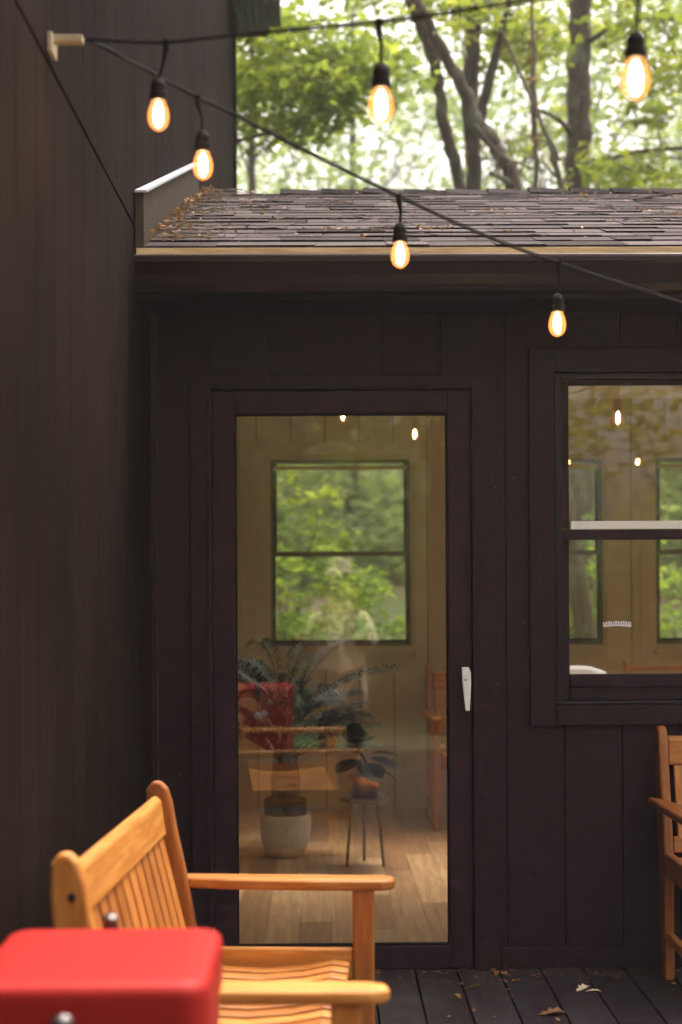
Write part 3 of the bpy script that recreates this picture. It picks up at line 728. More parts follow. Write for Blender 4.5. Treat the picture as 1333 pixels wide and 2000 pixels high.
for k, (a, el, hgt, r0) in enumerate([(0,.1,.55,.03),(.6,.2,.57,.03),(1.9,.3,.56,.03),(3.0,.15,.56,.03),(3.9,-.1,.53,.03),(5.0,-.25,.52,.03),(5.7,-.1,.54,.03),(.2,-.35,.51,.03),(2.4,-.2,.52,.03),(4.5,.5,.60,.02)]):
    d = Vector((math.cos(a)*math.cos(el), math.sin(a)*math.cos(el), math.sin(el)))
    bigleaf(mb, Vector((fx,fy,hgt))+d*r0, d, Vector((0,0,1)), .15, .13)
bigleaf(mb, Vector((fx-.05,fy,.60)), Vector((.05,-.5,1)), Vector((0,-1,.2)), .10, .11)
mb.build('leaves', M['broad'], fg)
mb = MB(); mb.tube([(fx,fy,.43),(fx+.005,fy,.52),(fx-.05,fy,.62)], [.008,.006,.004], 6); mb.build('stem', M['soil'], fg)

# white shell chair and wood chair seen through the side window
wc = thing('shell_chair', 'white rounded shell chair top inside the right window', 'chair', (1.27, 2.2, FZ))
mb = MB()
pts = []
for i in range(13):
    u = i/12*2-1; pts.append((1.27+.215*u, 2.42-.06*u*u, u))
vs = []
for lv, (zz, sh) in enumerate([(.44,.0),(.62,.02),(.80,.05),(.885,.07),(.915,.08)]):
    for (x, y, u) in pts:
        k = 1.0 if lv < 3 else (1-.0*abs(u)**6)
        zz2 = zz - (.05*abs(u)**6 if lv == 4 else 0); vs.append((x, y+sh, zz2))
for lv, (zz, yy) in enumerate([(.44, 2.30), (.45, 2.05), (.46, 1.96)]):
    for (x, y, u) in pts: vs.append((x*1, yy, zz-.01*u*u))
fs = [(a*13+i, a*13+i+1, (a+1)*13+i+1, (a+1)*13+i) for a in range(4) for i in range(12)]
fs += [(i, i+1, 5*13+i+1, 5*13+i) for i in range(12)] + [(a*13+i, a*13+i+1, (a+1)*13+i+1, (a+1)*13+i) for a in (5,6) for i in range(12)]
mb.add(vs, fs, .5); o = mb.build('shell', M['white'], wc, smooth=True); sm = o.modifiers.new('thick', 'SOLIDIFY'); sm.thickness = .012
for sx in (-1, 1):
    for sy in (-1, 1): mb = MB(); mb.tube([(1.27+.13*sx, 2.18+.1*sy, .44), (1.27+.2*sx, 2.18+.2*sy, FZ)], .012, 8); mb.build('leg', M['bench_z'], wc)
dc = thing('dining_chair', 'wood dining chair with a thin top rail inside the right window', 'chair', (1.8, 2.3, FZ))
for x in (1.58, 2.0):
    mb = MB(); mb.tube([(x, 2.35, FZ), (x, 2.35, .47), (x, 2.40, .935)], [.015,.016,.013], 10); mb.build('rear_post', M['bench_z'], dc)
    mb = MB(); mb.tube([(x, 1.95, FZ), (x, 1.95, .44)], [.014,.016], 10); mb.build('leg', M['bench_z'], dc)
mb = MB(); mb.box(1.595, 1.985, 2.388, 2.402, .895, .915); mb.build('top_rail', M['bench_x'], dc)
mb = MB(); mb.box(1.56, 2.02, 1.93, 2.35, .44, .465); mb.build('seat', M['bench_x'], dc, bevel=.006)
mb = MB(); mb.box(1.595, 1.985, 2.36, 2.375, .62, .66); mb.build('back_rail', M['bench_x'], dc)

# ------------------------------------------------------------------ leaves, trees
LOBE = {'maple': [(0,-.1),(.25,-.28),(.22,.02),(.52,.02),(.3,.24),(.34,.5),(.12,.4),(0,.72),(-.12,.4),(-.34,.5),(-.3,.24),(-.52,.02),(-.22,.02),(-.25,-.28)],
        'oak': [(0,-.5),(.08,-.3),(.2,-.22),(.1,-.1),(.3,.05),(.13,.14),(.26,.34),(.1,.4),(0,.6),(-.1,.4),(-.26,.34),(-.13,.14),(-.3,.05),(-.1,-.1),(-.2,-.22),(-.08,-.3)],
        'quad': [(0,-.5),(.32,-.05),(.18,.35),(0,.55),(-.18,.35),(-.32,-.05)]}
def leaves_mesh(name, P_, size, shape, tilt=.5, tints=None, seed=0):
    r = np.random.RandomState(seed); n = len(P_); P_ = np.asarray(P_, float)
    az = r.uniform(0, 2*np.pi, n); nz = np.stack([r.normal(0, tilt, n), r.normal(0, tilt, n), np.ones(n)], 1); nz /= np.linalg.norm(nz, axis=1)[:,None]
    ref = np.stack([np.cos(az), np.sin(az), np.zeros(n)], 1); u = np.cross(nz, ref); u /= np.linalg.norm(u, axis=1)[:,None]; v = np.cross(nz, u)
    lo = np.array(LOBE[shape]); k = len(lo); sc = size*r.uniform(.6, 1.25, n)
    V = P_[:,None,:] + sc[:,None,None]*(lo[None,:,0:1]*u[:,None,:] + lo[None,:,1:2]*v[:,None,:])
    curl = (lo[:,0]**2)*.5 ; V += (sc[:,None]*curl[None,:])[:,:,None]*(-nz[:,None,:])
    me = bpy.data.meshes.new(name); me.vertices.add(n*k); me.vertices.foreach_set('co', V.reshape(-1).astype(np.float32))
    me.loops.add(n*k); me.loops.foreach_set('vertex_index', np.arange(n*k, dtype=np.int32)); me.polygons.add(n)
    me.polygons.foreach_set('loop_start', np.arange(0, n*k, k, dtype=np.int32)); me.update(calc_edges=True)
    a = me.attributes.new('tint', 'FLOAT', 'FACE'); t = tints if tints is not None else np.clip(r.normal(.5, .22, n), 0, 1)
    a.data.foreach_set('value', np.asarray(t, np.float32)); return me
def sprays(centres, per, rad, flat=.22, seed=0, tint_j=.18):
    r = np.random.RandomState(seed); P_ = []; T = []
    for c in centres:
        m = max(3, int(per*r.uniform(.5, 1.4))); rr = rad*r.uniform(.6, 1.3)
        a = r.uniform(0, 2*np.pi, m); q = np.sqrt(r.uniform(0, 1, m))*rr
        d = np.stack([q*np.cos(a), q*np.sin(a), r.normal(0, flat*rr, m) - .25*q*q/rr], 1); P_.append(np.asarray(c)+d)
        base = r.uniform(.25, .75); T.append(np.clip(r.normal(base, tint_j, m), 0, 1))
    return np.concatenate(P_), np.concatenate(T)
def in_view_blobs(blobs, seed):
    """blobs: (photo px, py, depth, radius px across, radius px high, radius in depth m, count) -> centres in the place"""
    r = random.Random(seed); out = []
    for (bx_, by_, d, rx, ry, rd, n) in blobs:
        for _ in range(n):
            while True:
                a, b, c = r.uniform(-1,1), r.uniform(-1,1), r.uniform(-1,1)
                if a*a+b*b+c*c <= 1: break
            out.append(tuple(at(bx_+a*rx, by_+b*ry, d+c*rd)))
    return out
def leaf_obj(parent, centres, per, rad, size, shape, m, seed, name='crown', flat=.22, tilt=.5):
    P_, T = sprays(centres, per, rad, flat, seed); off = base_of(parent); P_ -= np.array(off)
    me = leaves_mesh(name, P_, size, shape, tilt, T, seed); me.materials.append(m)
    o = bpy.data.objects.new(name, me); C.objects.link(o); o.parent = parent; return o
def to_ground(p, q=None):
    """run a stem from point p down to the ground, leaning on as it was"""
    p = Vector(p); d = (p-Vector(q)).normalized() if q is not None else Vector((0,0,-1)); d = Vector((d.x*.5, d.y*.5, min(d.z,-.5))).normalized()
    while p.z > gh(p.x, p.y): p = p + d*.25
    return p + d*.15
def wob(pts, n=4, amp=.03, seed=0):
    r = random.Random(seed); c = catmull(pts, n); return [p + Vector((r.uniform(-amp,amp), r.uniform(-amp,amp), 0)) for p in c]
def tree(name, label, stems, blobs, m_leaf, shape, size, per=26, rad=.4, m_bark='bark', seed=0, extra=None, group=None, twigs=12, flat=.22):
    """stems: lists of (px,py,depth,width px); the first one runs on down to the ground as the trunk"""
    s0 = stems[0]; P0 = [at(a,b,d) for a,b,d,_ in s0]; g = to_ground(P0[-1], P0[-2]); 
    t = thing(name, label, 'tree', g, group)
    r0 = [w_*d/FPX/2 for a,b,d,w_ in s0]
    mid = P0[-1].lerp(g, .5)
    P0 = P0 + [mid, g]; r0 = r0 + [r0[-1]*1.12, r0[-1]*1.5]
    mb = MB(); up = P0[0] + (P0[0]-P0[1]).normalized()*3.0; P0 = [up] + P0; r0 = [r0[0]*.6] + r0
    cc = wob(P0, 5, .012, seed); rr = np.interp(np.linspace(0, len(P0)-1, len(cc)), range(len(P0)), r0)
    rr = [q*(1+.09*math.sin(i*1.7+seed)) for i, q in enumerate(rr)]; mb.tube(cc, rr, 14); mb.build('trunk', M[m_bark], t, smooth=True)
    for k, s in enumerate(stems[1:]):
        mb = MB(); pp = [at(a,b,d) for a,b,d,_ in s]; r1 = [w_*d/FPX/2 for a,b,d,w_ in s]
        cc = wob(pp, 4, r1[-1]*.5, seed+k); mb.tube(cc, np.interp(np.linspace(0, len(pp)-1, len(cc)), range(len(pp)), r1), 8); mb.build('branch', M[m_bark], t, smooth=True)
    cen = in_view_blobs(blobs, seed) + list(extra or [])
    if cen:
        leaf_obj(t, cen, per, rad, size, shape, m_leaf, seed, flat=flat)
        r = random.Random(seed); mb = MB()
        for _ in range(twigs):
            a = Vector(r.choice(cen)); near = sorted(cen, key=lambda q: (Vector(q)-a).length)[1:9]; b = Vector(r.choice(near)) if near else a
            mb.tube([a, a.lerp(b, .5)+Vector((0,0,.05)), b], [.012,.009,.004], 5)
        if mb.v: mb.build('twigs', M['bark2'], t)
    return t
def ball(cx, cy, cz, rx, ry, rz, n, seed):
    r = random.Random(seed); out = []
    while len(out) < n:
        a, b, c = r.uniform(-1,1), r.uniform(-1,1), r.uniform(-1,1)
        if .25 < a*a+b*b+c*c <= 1: out.append((cx+a*rx, cy+b*ry, cz+c*rz))
    return out
# left maple: trunk hidden behind the tall wall, layered boughs reaching right
tree('maple_tree', 'maple with layered light green boughs beside the tall house corner', 
     [[(250,-200,12.5,60),(255,100,12.5,64),(262,370,12.5,70)], [(260,330,12.4,20),(455,278,12,9),(600,240,11.8,4)], [(255,200,12.4,22),(460,190,12,10),(640,130,11.8,5)], [(255,60,12.4,24),(470,60,12,11),(700,30,11.6,5)]],
     [(500,60,11.5,110,80,1.2,26), (610,90,11.5,130,60,1.2,30), (520,170,11.5,120,45,1.0,30), (640,160,11.5,110,45,1.0,24), (470,240,11.8,90,30,.8,9), (590,250,12,90,28,.8,10), (720,110,11.6,90,50,.8,12), (660,215,11.5,60,26,.8,8), (520,-60,11.5,220,70,1.2,26), (330,100,12,120,150,1.2,20)],
     M['maple'], 'maple', .085, per=30, rad=.30, seed=3, twigs=26, flat=.14)
tree('oak_tree', 'stout furrowed oak trunk with lichen standing right of centre behind the roof',
     [[(1134,-40,14,42),(1133,60,14,43),(1131,160,14,46),(1131,260,14,46),(1128,330,14,46),(1128,372,14,52)],
      [(1152,80,13.9,13),(1200,50,13.6,9),(1260,38,13.4,7),(1345,36,13.2,5)], [(1150,345,13.9,16),(1180,318,13.6,12),(1240,298,13.4,10),(1345,288,13.2,8)], [(1115,260,13.9,12),(1090,232,13.6,8),(1055,216,13.4,6),(1050,212,13.3,3)]],
     [(1270,40,13,85,60,1.2,14), (1300,120,13,50,60,1,10), (1030,70,13.6,60,70,1,16), (1150,60,16,120,80,1,14), (980,40,13.4,60,50,1,8), (1300,215,13.4,60,30,.8,7), (1210,330,13,90,30,.8,12), (1290,345,13,70,25,.8,10), (1100,-80,14,260,60,1.5,24), (1090,260,17,110,80,1.2,12)],
     M['oakleaf'], 'oak', .12, per=24, rad=.34, seed=5, twigs=16, flat=.3)
tree('leaning_tree', 'thin leaning trunk slanting down right, leftmost of the stems behind the roof',
     [[(790,-30,12,24),(822,40,12,26),(845,110,12,24),(860,185,12,22),(868,245,12,23),(884,300,12,24),(897,372,12,24)]],
     [(760,-60,12,150,40,1,14)], M['oakleaf'], 'oak', .11, per=26, rad=.34, seed=8, m_bark='bark', twigs=6)
tree('leaning_tree', 'curved leaning trunk crossing in front of the straight dark stem',
     [[(805,-20,11.7,18),(838,48,11.7,20),(872,112,11.7,22),(905,172,11.7,26),(928,232,11.7,32),(962,275,11.7,30),(985,320,11.7,26),(1002,372,11.7,30)], [(1000,360,11.6,14),(985,350,11.5,12),(958,338,11.4,7)], [(930,245,11.6,8),(975,300,11.4,5),(1040,330,11.3,3)]],
     [(900,20,11.8,60,30,.8,7)], M['oakleaf'], 'oak', .11, per=22, rad=.3, seed=9, m_bark='bark', twigs=4)
tree('forked_tree', 'straight dark stem with a forking branch between the leaning trunks and oak',
     [[(932,-40,12.6,24),(928,40,12.6,26),(922,130,12.6,30),(918,220,12.6,30),(924,300,12.6,30),(927,372,12.6,30)], [(938,235,12.5,22),(950,180,12.5,20),(970,110,12.4,18),(985,45,12.3,12),(1000,-30,12.3,8)]],
     [(960,-20,12.6,90,60,1,16), (1010,90,13,50,50,.9,10), (860,30,12.6,60,40,.9,6)], M['oakleaf'], 'oak', .11, per=26, rad=.32, seed=12, m_bark='bark2', twigs=8)
tree('vine_sapling', 'thin reddish vine covered sapling just left of the big oak trunk',
     [[(1040,20,12.2,7),(1044,120,12.2,9),(1041,200,12.2,13),(1046,280,12.2,11),(1047,372,12.2,9)]],
     [(1040,130,12.2,14,90,.15,7), (1045,270,12.2,12,60,.15,5)], M['litter'], 'oak', .06, per=8, rad=.07, seed=14, m_bark='twig', twigs=0)
tree('dead_sapling', 'bare broken sapling with bent top between vine sapling and oak',
     [[(1068,262,12,8),(1076,280,12,10),(1082,320,12,11),(1098,372,12,12)], [(1076,275,12,7),(1062,288,12,4),(1052,295,11.9,2)], [(1090,350,12,5),(1060,318,11.9,4),(1020,305,11.8,2)], [(1095,365,12,5),(1110,330,12,3),(1090,290,12,2)]],
     [], M['litter'], 'oak', .06, seed=15, m_bark='twig')
# bare tangle of twigs above the ridge
bt = thing('bare_bush', 'tangle of thin bare pale twigs above the roof ridge', 'bush', to_ground(at(1000, 380, 11.5)))
mb = MB(); r = random.Random(4)
bp = base_of(bt)
for k in range(13):
    e = at(r.uniform(880, 1130), r.uniform(230, 350), 11.5+r.uniform(-.3,.3)); m_ = at(r.uniform(960, 1080), r.uniform(340, 372), 11.5)
    mb.tube(catmull([bp+Vector((r.uniform(-.8,.8),0,-.1)), m_.lerp(bp, .4)+Vector((r.uniform(-.6,.6),0,0)), m_, e.lerp(m_, .4)+Vector((0,0,.12)), e], 4), np.linspace(.006, .0025, 17), 4)
mb.build('twigs', M['twig'], bt)

def simple_tree(name, label, x, y, h, tr, crown, m_leaf, shape, size, per, rad, seed, group, bark_='bark2', lean=0.0):
    z = gh(x, y); t = thing(name, label, 'tree', (x, y, z-.1), group); r = random.Random(seed)
    mb = MB(); pts = [(x+lean*i/6*h+r.uniform(-.06,.06), y+r.uniform(-.06,.06), z-.1+h*i/6) for i in range(7)]; pts[0] = (x, y, z-.1)
    mb.tube(catmull(pts, 3), np.linspace(tr*1.25, tr*.35, 19), 10); mb.build('trunk', M[bark_], t, smooth=True)
    cen = ball(x+lean*h*.7, y, z+crown[0], crown[1], crown[1], crown[2], crown[3], seed)
    leaf_obj(t, cen, per, rad, size, shape, m_leaf, seed)
    mb = MB()
    for c in r.sample(cen, 10):
        c = Vector(c); k = r.uniform(.35, .8)*h; s = Vector((x+lean*k, y, z+k)); mb.tube([s, s.lerp(c, .5)+Vector((0,0,.2)), c], [tr*.28, tr*.15, .008], 5)
    mb.build('branches', M[bark_], t); return t
G = 'trees standing in the wood behind the house'
spec = [('slender tree with loose pale crown far left beyond the roof', -2.2, 19, .10), ('tree just left of the maple boughs far back', .6, 22, .13), ('thin tree behind the leaning trunks', 2.4, 18, .08),
        ('tree in the gap left of the big oak, far back', 4.6, 21, .14), ('slim tree right of the oak near the picture edge', 6.4, 16.5, .09), ('far tree seen through the right interior window', 5.0, 14, .11),
        ('far tree behind the door window, right side', 2.2, 15, .07), ('far tree seen deep behind the house, hidden low', 9, 24, .16), ('far broad tree at the far right back', 8.0, 20, .12), ('thin far tree behind the maple', -.9, 15, .07), ('pale tree deep in the wood, low left over the ridge', .2, 27, .10), ('pale tree deep in the wood behind the leaning stems', 3.4, 28, .10), ('pale tree deep in the wood behind the forked tree', 5.8, 27, .10), ('pale tree deep in the wood beyond the oak trunk', 8.4, 28, .11), ('pale tree deep in the wood at the wall corner', -3.0, 28, .11)]
for i, (lb, x, y, tr) in enumerate(spec):
    simple_tree('woodland_tree', lb, x, y, 9+(i*37%5), tr, (6.3+(i*13%4)*.7, 2.9, 3.8, 120), M['far'], 'quad', .14, 26, .6, 40+i, G)
# bright shrubs close behind the windows
shr = [('low bright green shrub lower left behind the door window', 570, 1200, 11.0, .75, 0.9, 'shrub'), ('bright leafy shrub behind the middle of the door window', 690, 1250, 11.8, .6, .6, 'shrub'), ('sapling with layered leaves left in the door window', 545, 1060, 12.5, .7, .9, 'maple'),
       ('small green shrub right of the oak base in the far window', 1185, 1170, 13.2, .5, .9, 'shrub'), ('shrub low in the rightmost inner window', 1320, 1210, 12.6, .7, .6, 'shrub'), ('dim shrub behind the oak trunk', 1250, 1050, 16, 1.2, 1.4, 'far')]
for i, (lb, a, b, d, rx, rz, mk) in enumerate(shr):
    p = at(a, b, d); z = gh(p.x, p.y); t = thing('leafy_shrub', lb, 'shrub', (p.x, p.y, z), 'shrubs behind the house')
    mb = MB()
    for k in range(7):
        q = (p.x+rnd.uniform(-rx,rx)*.6, p.y+rnd.uniform(-.4,.4), p.z+rnd.uniform(-.3,.4)*rz); mb.tube([(p.x,p.y,z-.05), ((p.x+q[0])/2, (p.y+q[1])/2, (z+q[2])/2+.1), q], [.014,.01,.004], 5)
    mb.build('stems', M['twig'], t); leaf_obj(t, ball(p.x, p.y, p.z, rx, .7, rz, 50, 60+i), 24, .22, .09, 'maple' if mk != 'far' else 'quad', M[mk], 60+i)
# farther wood as one mass, behind the house and around the garden
def forest():
    r = np.random.RandomState(5); cen = []
    def patch(x0, x1, y0, y1, z1, n):
        for _ in range(n):
            x = r.uniform(x0, x1); y = r.uniform(y0, y1); k = .6+.4*math.sin(x*.55+y*.2)*math.sin(x*.23+1); cen.append((x, y, gh(x, y)+.2+z1*k*r.uniform(0, 1)))
    patch(-12, 16, 17, 34, 5.2, 1500)
    patch(-14, 18, 26, 44, 7.5, 700)
    patch(-16, 20, -25, -17, 7.5, 3600); patch(-30, 34, -36, -27, 14, 700)
    patch(14, 34, -15, 20, 10, 500)
    patch(-34, -14, -15, 20, 10, 200)
    P_, T = sprays(cen, 30, .8, .4, 9)
    me = leaves_mesh('forest', P_, .26, 'quad', .6, T, 9); me.materials.append(M['far'])
    o = bpy.data.objects.new('forest', me); C.objects.link(o); tag(o, 'pale mass of distant woodland foliage seen through windows and over the roof', 'forest', kind='stuff')
forest()
# garden trees behind the viewer, mirrored in the glass
proto = simple_tree('garden_tree', 'garden tree behind the viewer mirrored faintly in the door glass', 1.5, -13, 9, .16, (5.6, 3.0, 3.6, 110), M['maple'], 'quad', .2, 36, .6, 90, 'garden trees mirrored in the glass')
for x, y, s, a in ((-4, -15, 1.1, 40), (6.5, -14, 1.0, 100), (11, -17, 1.2, 200), (-9, -12, 1.1, 300), (10, -7, 1.0, 20)):
    c = copy_tree(proto); c.location = (x, y, gh(x, y)-.1); c.scale = (s, s, s); c.rotation_euler.z = R(a)
# ------------------------------------------------------------------ fallen leaves and needles
def litter(name, pts, size, label, m='litter', tilt=.35, shape='quad', seed=1):
    me = leaves_mesh(name, pts, size, shape, tilt, None, seed); me.materials.append(M[m]); o = bpy.data.objects.new(name, me); C.objects.link(o)
    tag(o, label, 'leaf litter', kind='stuff'); return o
pts = []
r = random.Random(21)
for _ in range(330):
    s_ = r.random()**1.0*SLEN*.98; pts.append(rp(LX+.035+abs(r.gauss(0,.035))*(1+1.2*(s_<.5)), s_, .02+r.random()*.03))
for _ in range(150): pts.append(rp(LX+.03+abs(r.gauss(0,.22)), r.random()*SLEN, .018))
for _ in range(230): pts.append(rp(r.uniform(LX+.05, 2.6), r.random()*SLEN, .02))
cl = [(r.uniform(-.3, 2.4), r.random()*SLEN) for _ in range(8)] + [(1.75, SLEN*.75)]*3
for (cx0, s0) in cl:
    for _ in range(14): pts.append(rp(cx0+r.gauss(0,.07), min(SLEN, max(0, s0+r.gauss(0,.05))), .022))
litter('roof_litter', pts, .017, 'brown leaf scraps and needles scattered on the shingle roof')
mb = MB()
for k in range(190):
    if k < 90: a = (LX+.04+abs(r.gauss(0,.10)), r.random()*SLEN*.97)
    else: a = (r.uniform(-.4, 2.5), r.random()*SLEN*.95)
    ang = r.uniform(-.8,.8)+(math.pi if r.random()<.5 else 0); l = r.uniform(.04,.16)
    p0, p1 = rp(a[0], a[1], .024), rp(max(LX+.04, a[0]+l*math.cos(ang)), a[1]+l*math.sin(ang)*.4, .03)
    mb.tube([p0, (Vector(p0)+Vector(p1))/2+Vector((0,0,.006)), p1], .0018, 4)
tag(mb.build('roof_needles', M['twig']), 'thin dry needles strewn over the shingles', 'needles', kind='stuff')
st_ = catmull([rp(1.35, SLEN*.66, .03), rp(1.62, SLEN*.72, .05), rp(1.8, SLEN*.70, .035), rp(2.05, SLEN*.78, .06)], 5)
mb = MB(); mb.tube(st_, np.linspace(.004,.008,len(st_)), 6); mb.tube([st_[7], st_[7]+Vector((.12,.15,.05))], [.004,.002], 5); tag(mb.build('fallen_stick', M['bark2'], smooth=True), 'dark broken stick lying high on the shingle roof right of the string lights', 'stick')
pts = []
for _ in range(260): pts.append((r.uniform(.0, 2.2), -abs(r.gauss(0,.10))-.03, .004+r.random()*.006))
for _ in range(120): pts.append((r.uniform(-.3, 2.4), r.uniform(-1.4,-.05), .004+r.random()*.004))
litter('deck_litter', pts, .018, 'crumbs of brown leaf scattered on the dark deck boards by the wall', tilt=.2)
deckleaf = [('yellow green narrow fallen leaf on the deck in front of the door frame', (925,1932), 'oakleaf', .055, 10), ('pale curled fallen leaf on the deck below the window', (1137,1935), 'cream', .06, 40),
            ('pale leaf fragment lying right of the curled leaf', (1158,1940), 'cream', .05, -20), ('brown curled oak leaf low on the deck near the bottom edge', (1075,1983), 'litter', .085, 5),
            ('small brown leaf in front of the door sill', (970,1905), 'litter', .04, 70), ('tiny rust coloured leaf left on the deck by the threshold', (896,1950), 'litter', .035, 120)]
for i, (lb, (a, b), mk, sz, ang) in enumerate(deckleaf):
    v = CAM_ROT @ Vector(((a-666.5)/FPX, (1139-b)/FPX, -1)); p = EYE + v*(-EYE.z/v.z)
    lo = LOBE['quad' if i in (0,2) else 'oak']; ca, sa = math.cos(R(ang)), math.sin(R(ang)); wv = .45 if i in (0,2) else 1.1
    vs = [(p.x+sz*(u_*wv*-sa+v_*ca), p.y+sz*(u_*wv*ca+v_*sa), .006+sz*.35*abs(u_)+.004*math.sin(v_*5)) for u_, v_ in lo]
    vs = vs + [(x, y, z+.0015) for x, y, z in vs]; k = len(lo)
    mb = MB(); mb.add(vs, [tuple(range(k))[::-1], tuple(range(k, 2*k))] + [(j, (j+1)%k, k+(j+1)%k, k+j) for j in range(k)], rnd.uniform(.4,.9))
    o = mb.build('fallen_leaf', M[mk]); tag(o, lb, 'leaf', 'single fallen leaves on the deck')

# ------------------------------------------------------------------ photographer, mirrored in the door glass
def skin_mesh(name, V, E, Rr, m, parent, root=0, sub=2):
    me = bpy.data.meshes.new(name); off = base_of(parent); me.from_pydata([(a-off.x, b-off.y, c-off.z) for a,b,c in V], E, []); me.materials.append(m)
    o = bpy.data.objects.new(name, me); C.objects.link(o); o.parent = parent
    o.modifiers.new('skin', 'SKIN').use_smooth_shade = True
    lay = me.skin_vertices[0] if me.skin_vertices else None
    if lay is None:
        bpy.context.view_layer.objects.active = o; bpy.ops.mesh.customdata_skin_add(); lay = me.skin_vertices[0]
    for i, q in enumerate(Rr): lay.data[i].radius = (q if isinstance(q, tuple) else (q, q)); lay.data[i].use_root = (i == root)
    s = o.modifiers.new('sub', 'SUBSURF'); s.levels = sub; s.render_levels = sub; return o
PXo, PYo = .13, -5.42
pe = thing('person', 'person in a cream jacket and brimmed hat taking the photo, mirrored in the door glass', 'person', (PXo, PYo, 0))
def q(x, y, z): return (PXo+x, PYo+y, z)
V = [q(0,0,.74), q(0,0,.90), q(0,.0,1.06), q(0,.0,1.15), q(0,.02,1.21), q(0,.03,1.30), q(0,.035,1.375)]; E = [(0,1),(1,2),(2,3),(3,4),(4,5),(5,6)]
Rr = [(.135,.10),(.115,.085),(.14,.095),(.10,.07),(.045,.045),(.068,.085),(.072,.088)]
hands = {}
for s in (-1, 1):
    i = len(V); V += [q(.15*s,.0,1.12), q(.20*s,.08,.93), q(.11*s,.20,1.15), q(.085*s,.235,1.27), q(.072*s,.25,1.31)]
    E += [(3,i),(i,i+1),(i+1,i+2),(i+2,i+3),(i+3,i+4)]; Rr += [.052,.042,.034,.024,(.03,.018)]
    i2 = len(V); V += [q(.085*s,0,.70), q(.10*s,.13,.42), q(.11*s,.0,.09), q(.12*s,.13,.035)]; E += [(0,i2),(i2,i2+1),(i2+1,i2+2),(i2+2,i2+3)]; Rr += [.085,.058,.04,.035]
    for f in range(4):       # four fingers wrapped over the camera body
        j = len(V); z = 1.372-.018*f; V += [q(.066*s,.262,z-.015), q(.055*s,.285,z), q(.03*s,.292,z+.002)]; E += [(i+4,j),(j,j+1),(j+1,j+2)]; Rr += [.010,.009,.0075]
    j = len(V); V += [q(.055*s,.235,1.315), q(.032*s,.225,1.33)]; E += [(i+4,j),(j,j+1)]; Rr += [.011,.009]
skin_mesh('body', V, E, Rr, M['skin'], pe)
mb = MB(); nn = 26; rg = [(.43,.205,.145),(.431,.212,.15),(.60,.20,.14),(.78,.182,.13),(.93,.176,.125),(1.04,.185,.122),(1.10,.178,.11),(1.15,.12,.085),(1.175,.07,.065),(1.20,.075,.07),(1.19,.06,.055)]
vs = []
for k, (z, a_, b_) in enumerate(rg):
    for j in range(nn):
        t_ = 2*math.pi*j/nn; f_ = 1+.035*math.sin(5*t_+z*9)*(1 if z < 1.1 else 0)*(1.2-z); vs.append(q(a_*f_*math.cos(t_), b_*f_*math.sin(t_), z+.012*math.sin(3*t_)*(z < .5)))
mb.add(vs, [(i*nn+j, i*nn+(j+1)%nn, (i+1)*nn+(j+1)%nn, (i+1)*nn+j) for i in range(len(rg)-1) for j in range(nn)])
for s_ in (-1, 1): mb.tube(catmull([q(.10*s_,0,1.10), q(.165*s_,.0,1.08), q(.215*s_,.08,.93), q(.17*s_,.13,1.02), q(.12*s_,.195,1.13)], 4), np.interp(np.linspace(0,4,17), range(5), [.06,.068,.062,.055,.046]), 14)
mb.prism([(-.006,.45),(.006,.45),(.008,1.1),(-.008,1.1)], PYo+.10, PYo+.142, 'y', m=Matrix.Translation((PXo,0,0)))
mb.build('jacket', M['cream'], pe, smooth=True)
mb = MB(); mb.box(PXo-.105, PXo-.03, PYo+.115, PYo+.136, .90, .97).box(PXo+.03, PXo+.105, PYo+.115, PYo+.136, .90, .97); mb.build('chest_pockets', M['cream'], pe, bevel=.004)
V = [q(0,0,.76)]; E = []; Rr = [(.15,.11)]
for s in (-1, 1):
    i = len(V); V += [q(.088*s,0,.68), q(.10*s,.13,.42), q(.11*s,.01,.12)]; E += [(0,i),(i,i+1),(i+1,i+2)]; Rr += [.10,.072,.06]
skin_mesh('trousers', V, E, Rr, M['denim'], pe)
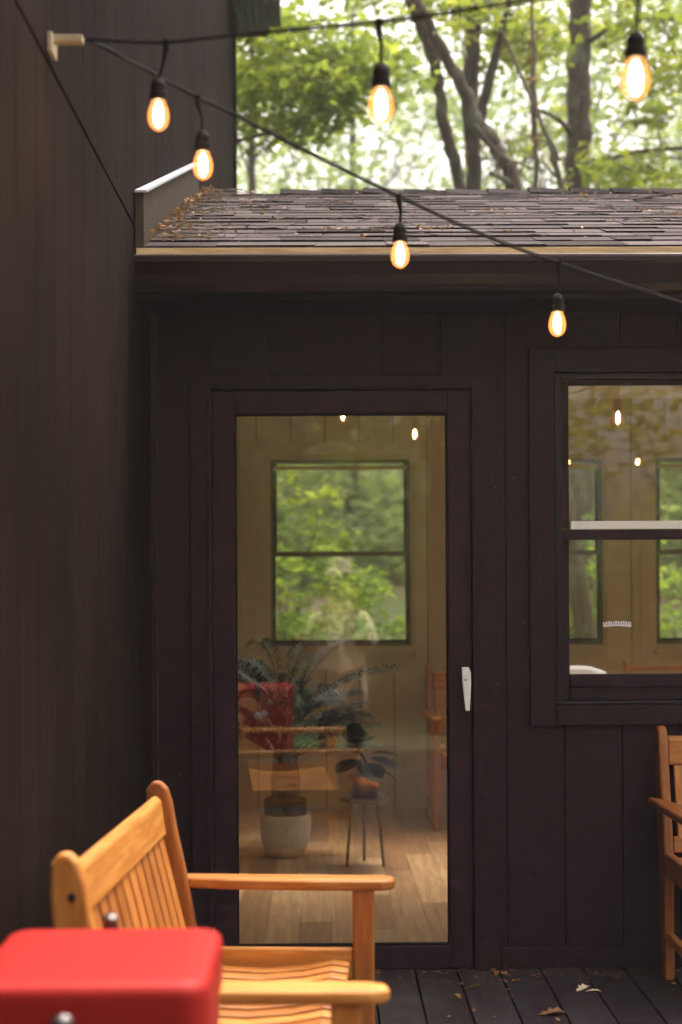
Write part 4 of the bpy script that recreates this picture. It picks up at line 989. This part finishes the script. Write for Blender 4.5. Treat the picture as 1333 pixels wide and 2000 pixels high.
for s in (-1, 1): skin_mesh('boot', [q(.11*s,-.03,.12), q(.11*s,-.02,.05), q(.118*s,.09,.045), q(.122*s,.16,.04)], [(0,1),(1,2),(2,3)], [.055,.05,.046,.036], M['leather'], pe)
mb = MB()
for s in (-1, 1): mb.tube([q(.055*s,.0,1.42), q(.082*s,.02,1.34), q(.088*s,.045,1.22), q(.085*s,.085,1.08)], [.035,.04,.035,.015], 10)
mb.tube([q(0,-.03,1.43), q(0,-.055,1.33), q(0,-.06,1.2), q(0,-.075,1.05)], [.08,.085,.07,.03], 12); mb.build('hair', M['hair'], pe, smooth=True)
mb = MB(); mb.lathe([(.155,1.425),(.165,1.43),(.155,1.438),(.095,1.442),(.088,1.50),(.075,1.535),(.04,1.54)], q(0,.02,0), 28); mb.build('hat', M['hat'], pe, smooth=True)
mb = MB(); mb.lathe([(.006,0),(.009,.02),(.004,.03)], n=8, m=Matrix.Translation(q(0,.118,1.33)) @ Matrix.Rotation(R(200), 4, 'X')); mb.build('nose', M['skin'], pe)
cm = thing('camera', 'black camera held up at the eye by the mirrored person', 'camera', q(0,.25,1.33))
mb = MB(); cx = PXo
mb.box(cx-.065, cx+.065, PYo+.245, PYo+.285, 1.30, 1.375).box(cx-.022, cx+.022, PYo+.25, PYo+.28, 1.375, 1.40); cb = mb.build('camera_body', M['black'], cm, bevel=.006)
mb = MB(); mb.lathe([(.03,0),(.034,.01),(.034,.05),(.028,.055)], n=20, m=Matrix.Translation((cx, PYo+.285, 1.335)) @ Matrix.Rotation(R(-90), 4, 'X')); mb.build('lens', M['dark_metal'], cm)

# ------------------------------------------------------------------ misty air
mb = MB(); mb.box(-75, 75, -60, 80, -6, 24)
hm = bpy.data.materials.new('misty air'); hm.use_nodes = True; hm.node_tree.nodes.clear()
o_ = N(hm, 'ShaderNodeOutputMaterial'); pv = N(hm, 'ShaderNodeVolumePrincipled'); pv.inputs['Density'].default_value = HAZE; pv.inputs['Color'].default_value = (.95,.97,1,1); pv.inputs['Anisotropy'].default_value = .2
L(hm, pv.outputs[0], o_.inputs['Volume'])
if HAZE: tag(mb.build('haze', hm), kind='stuff')
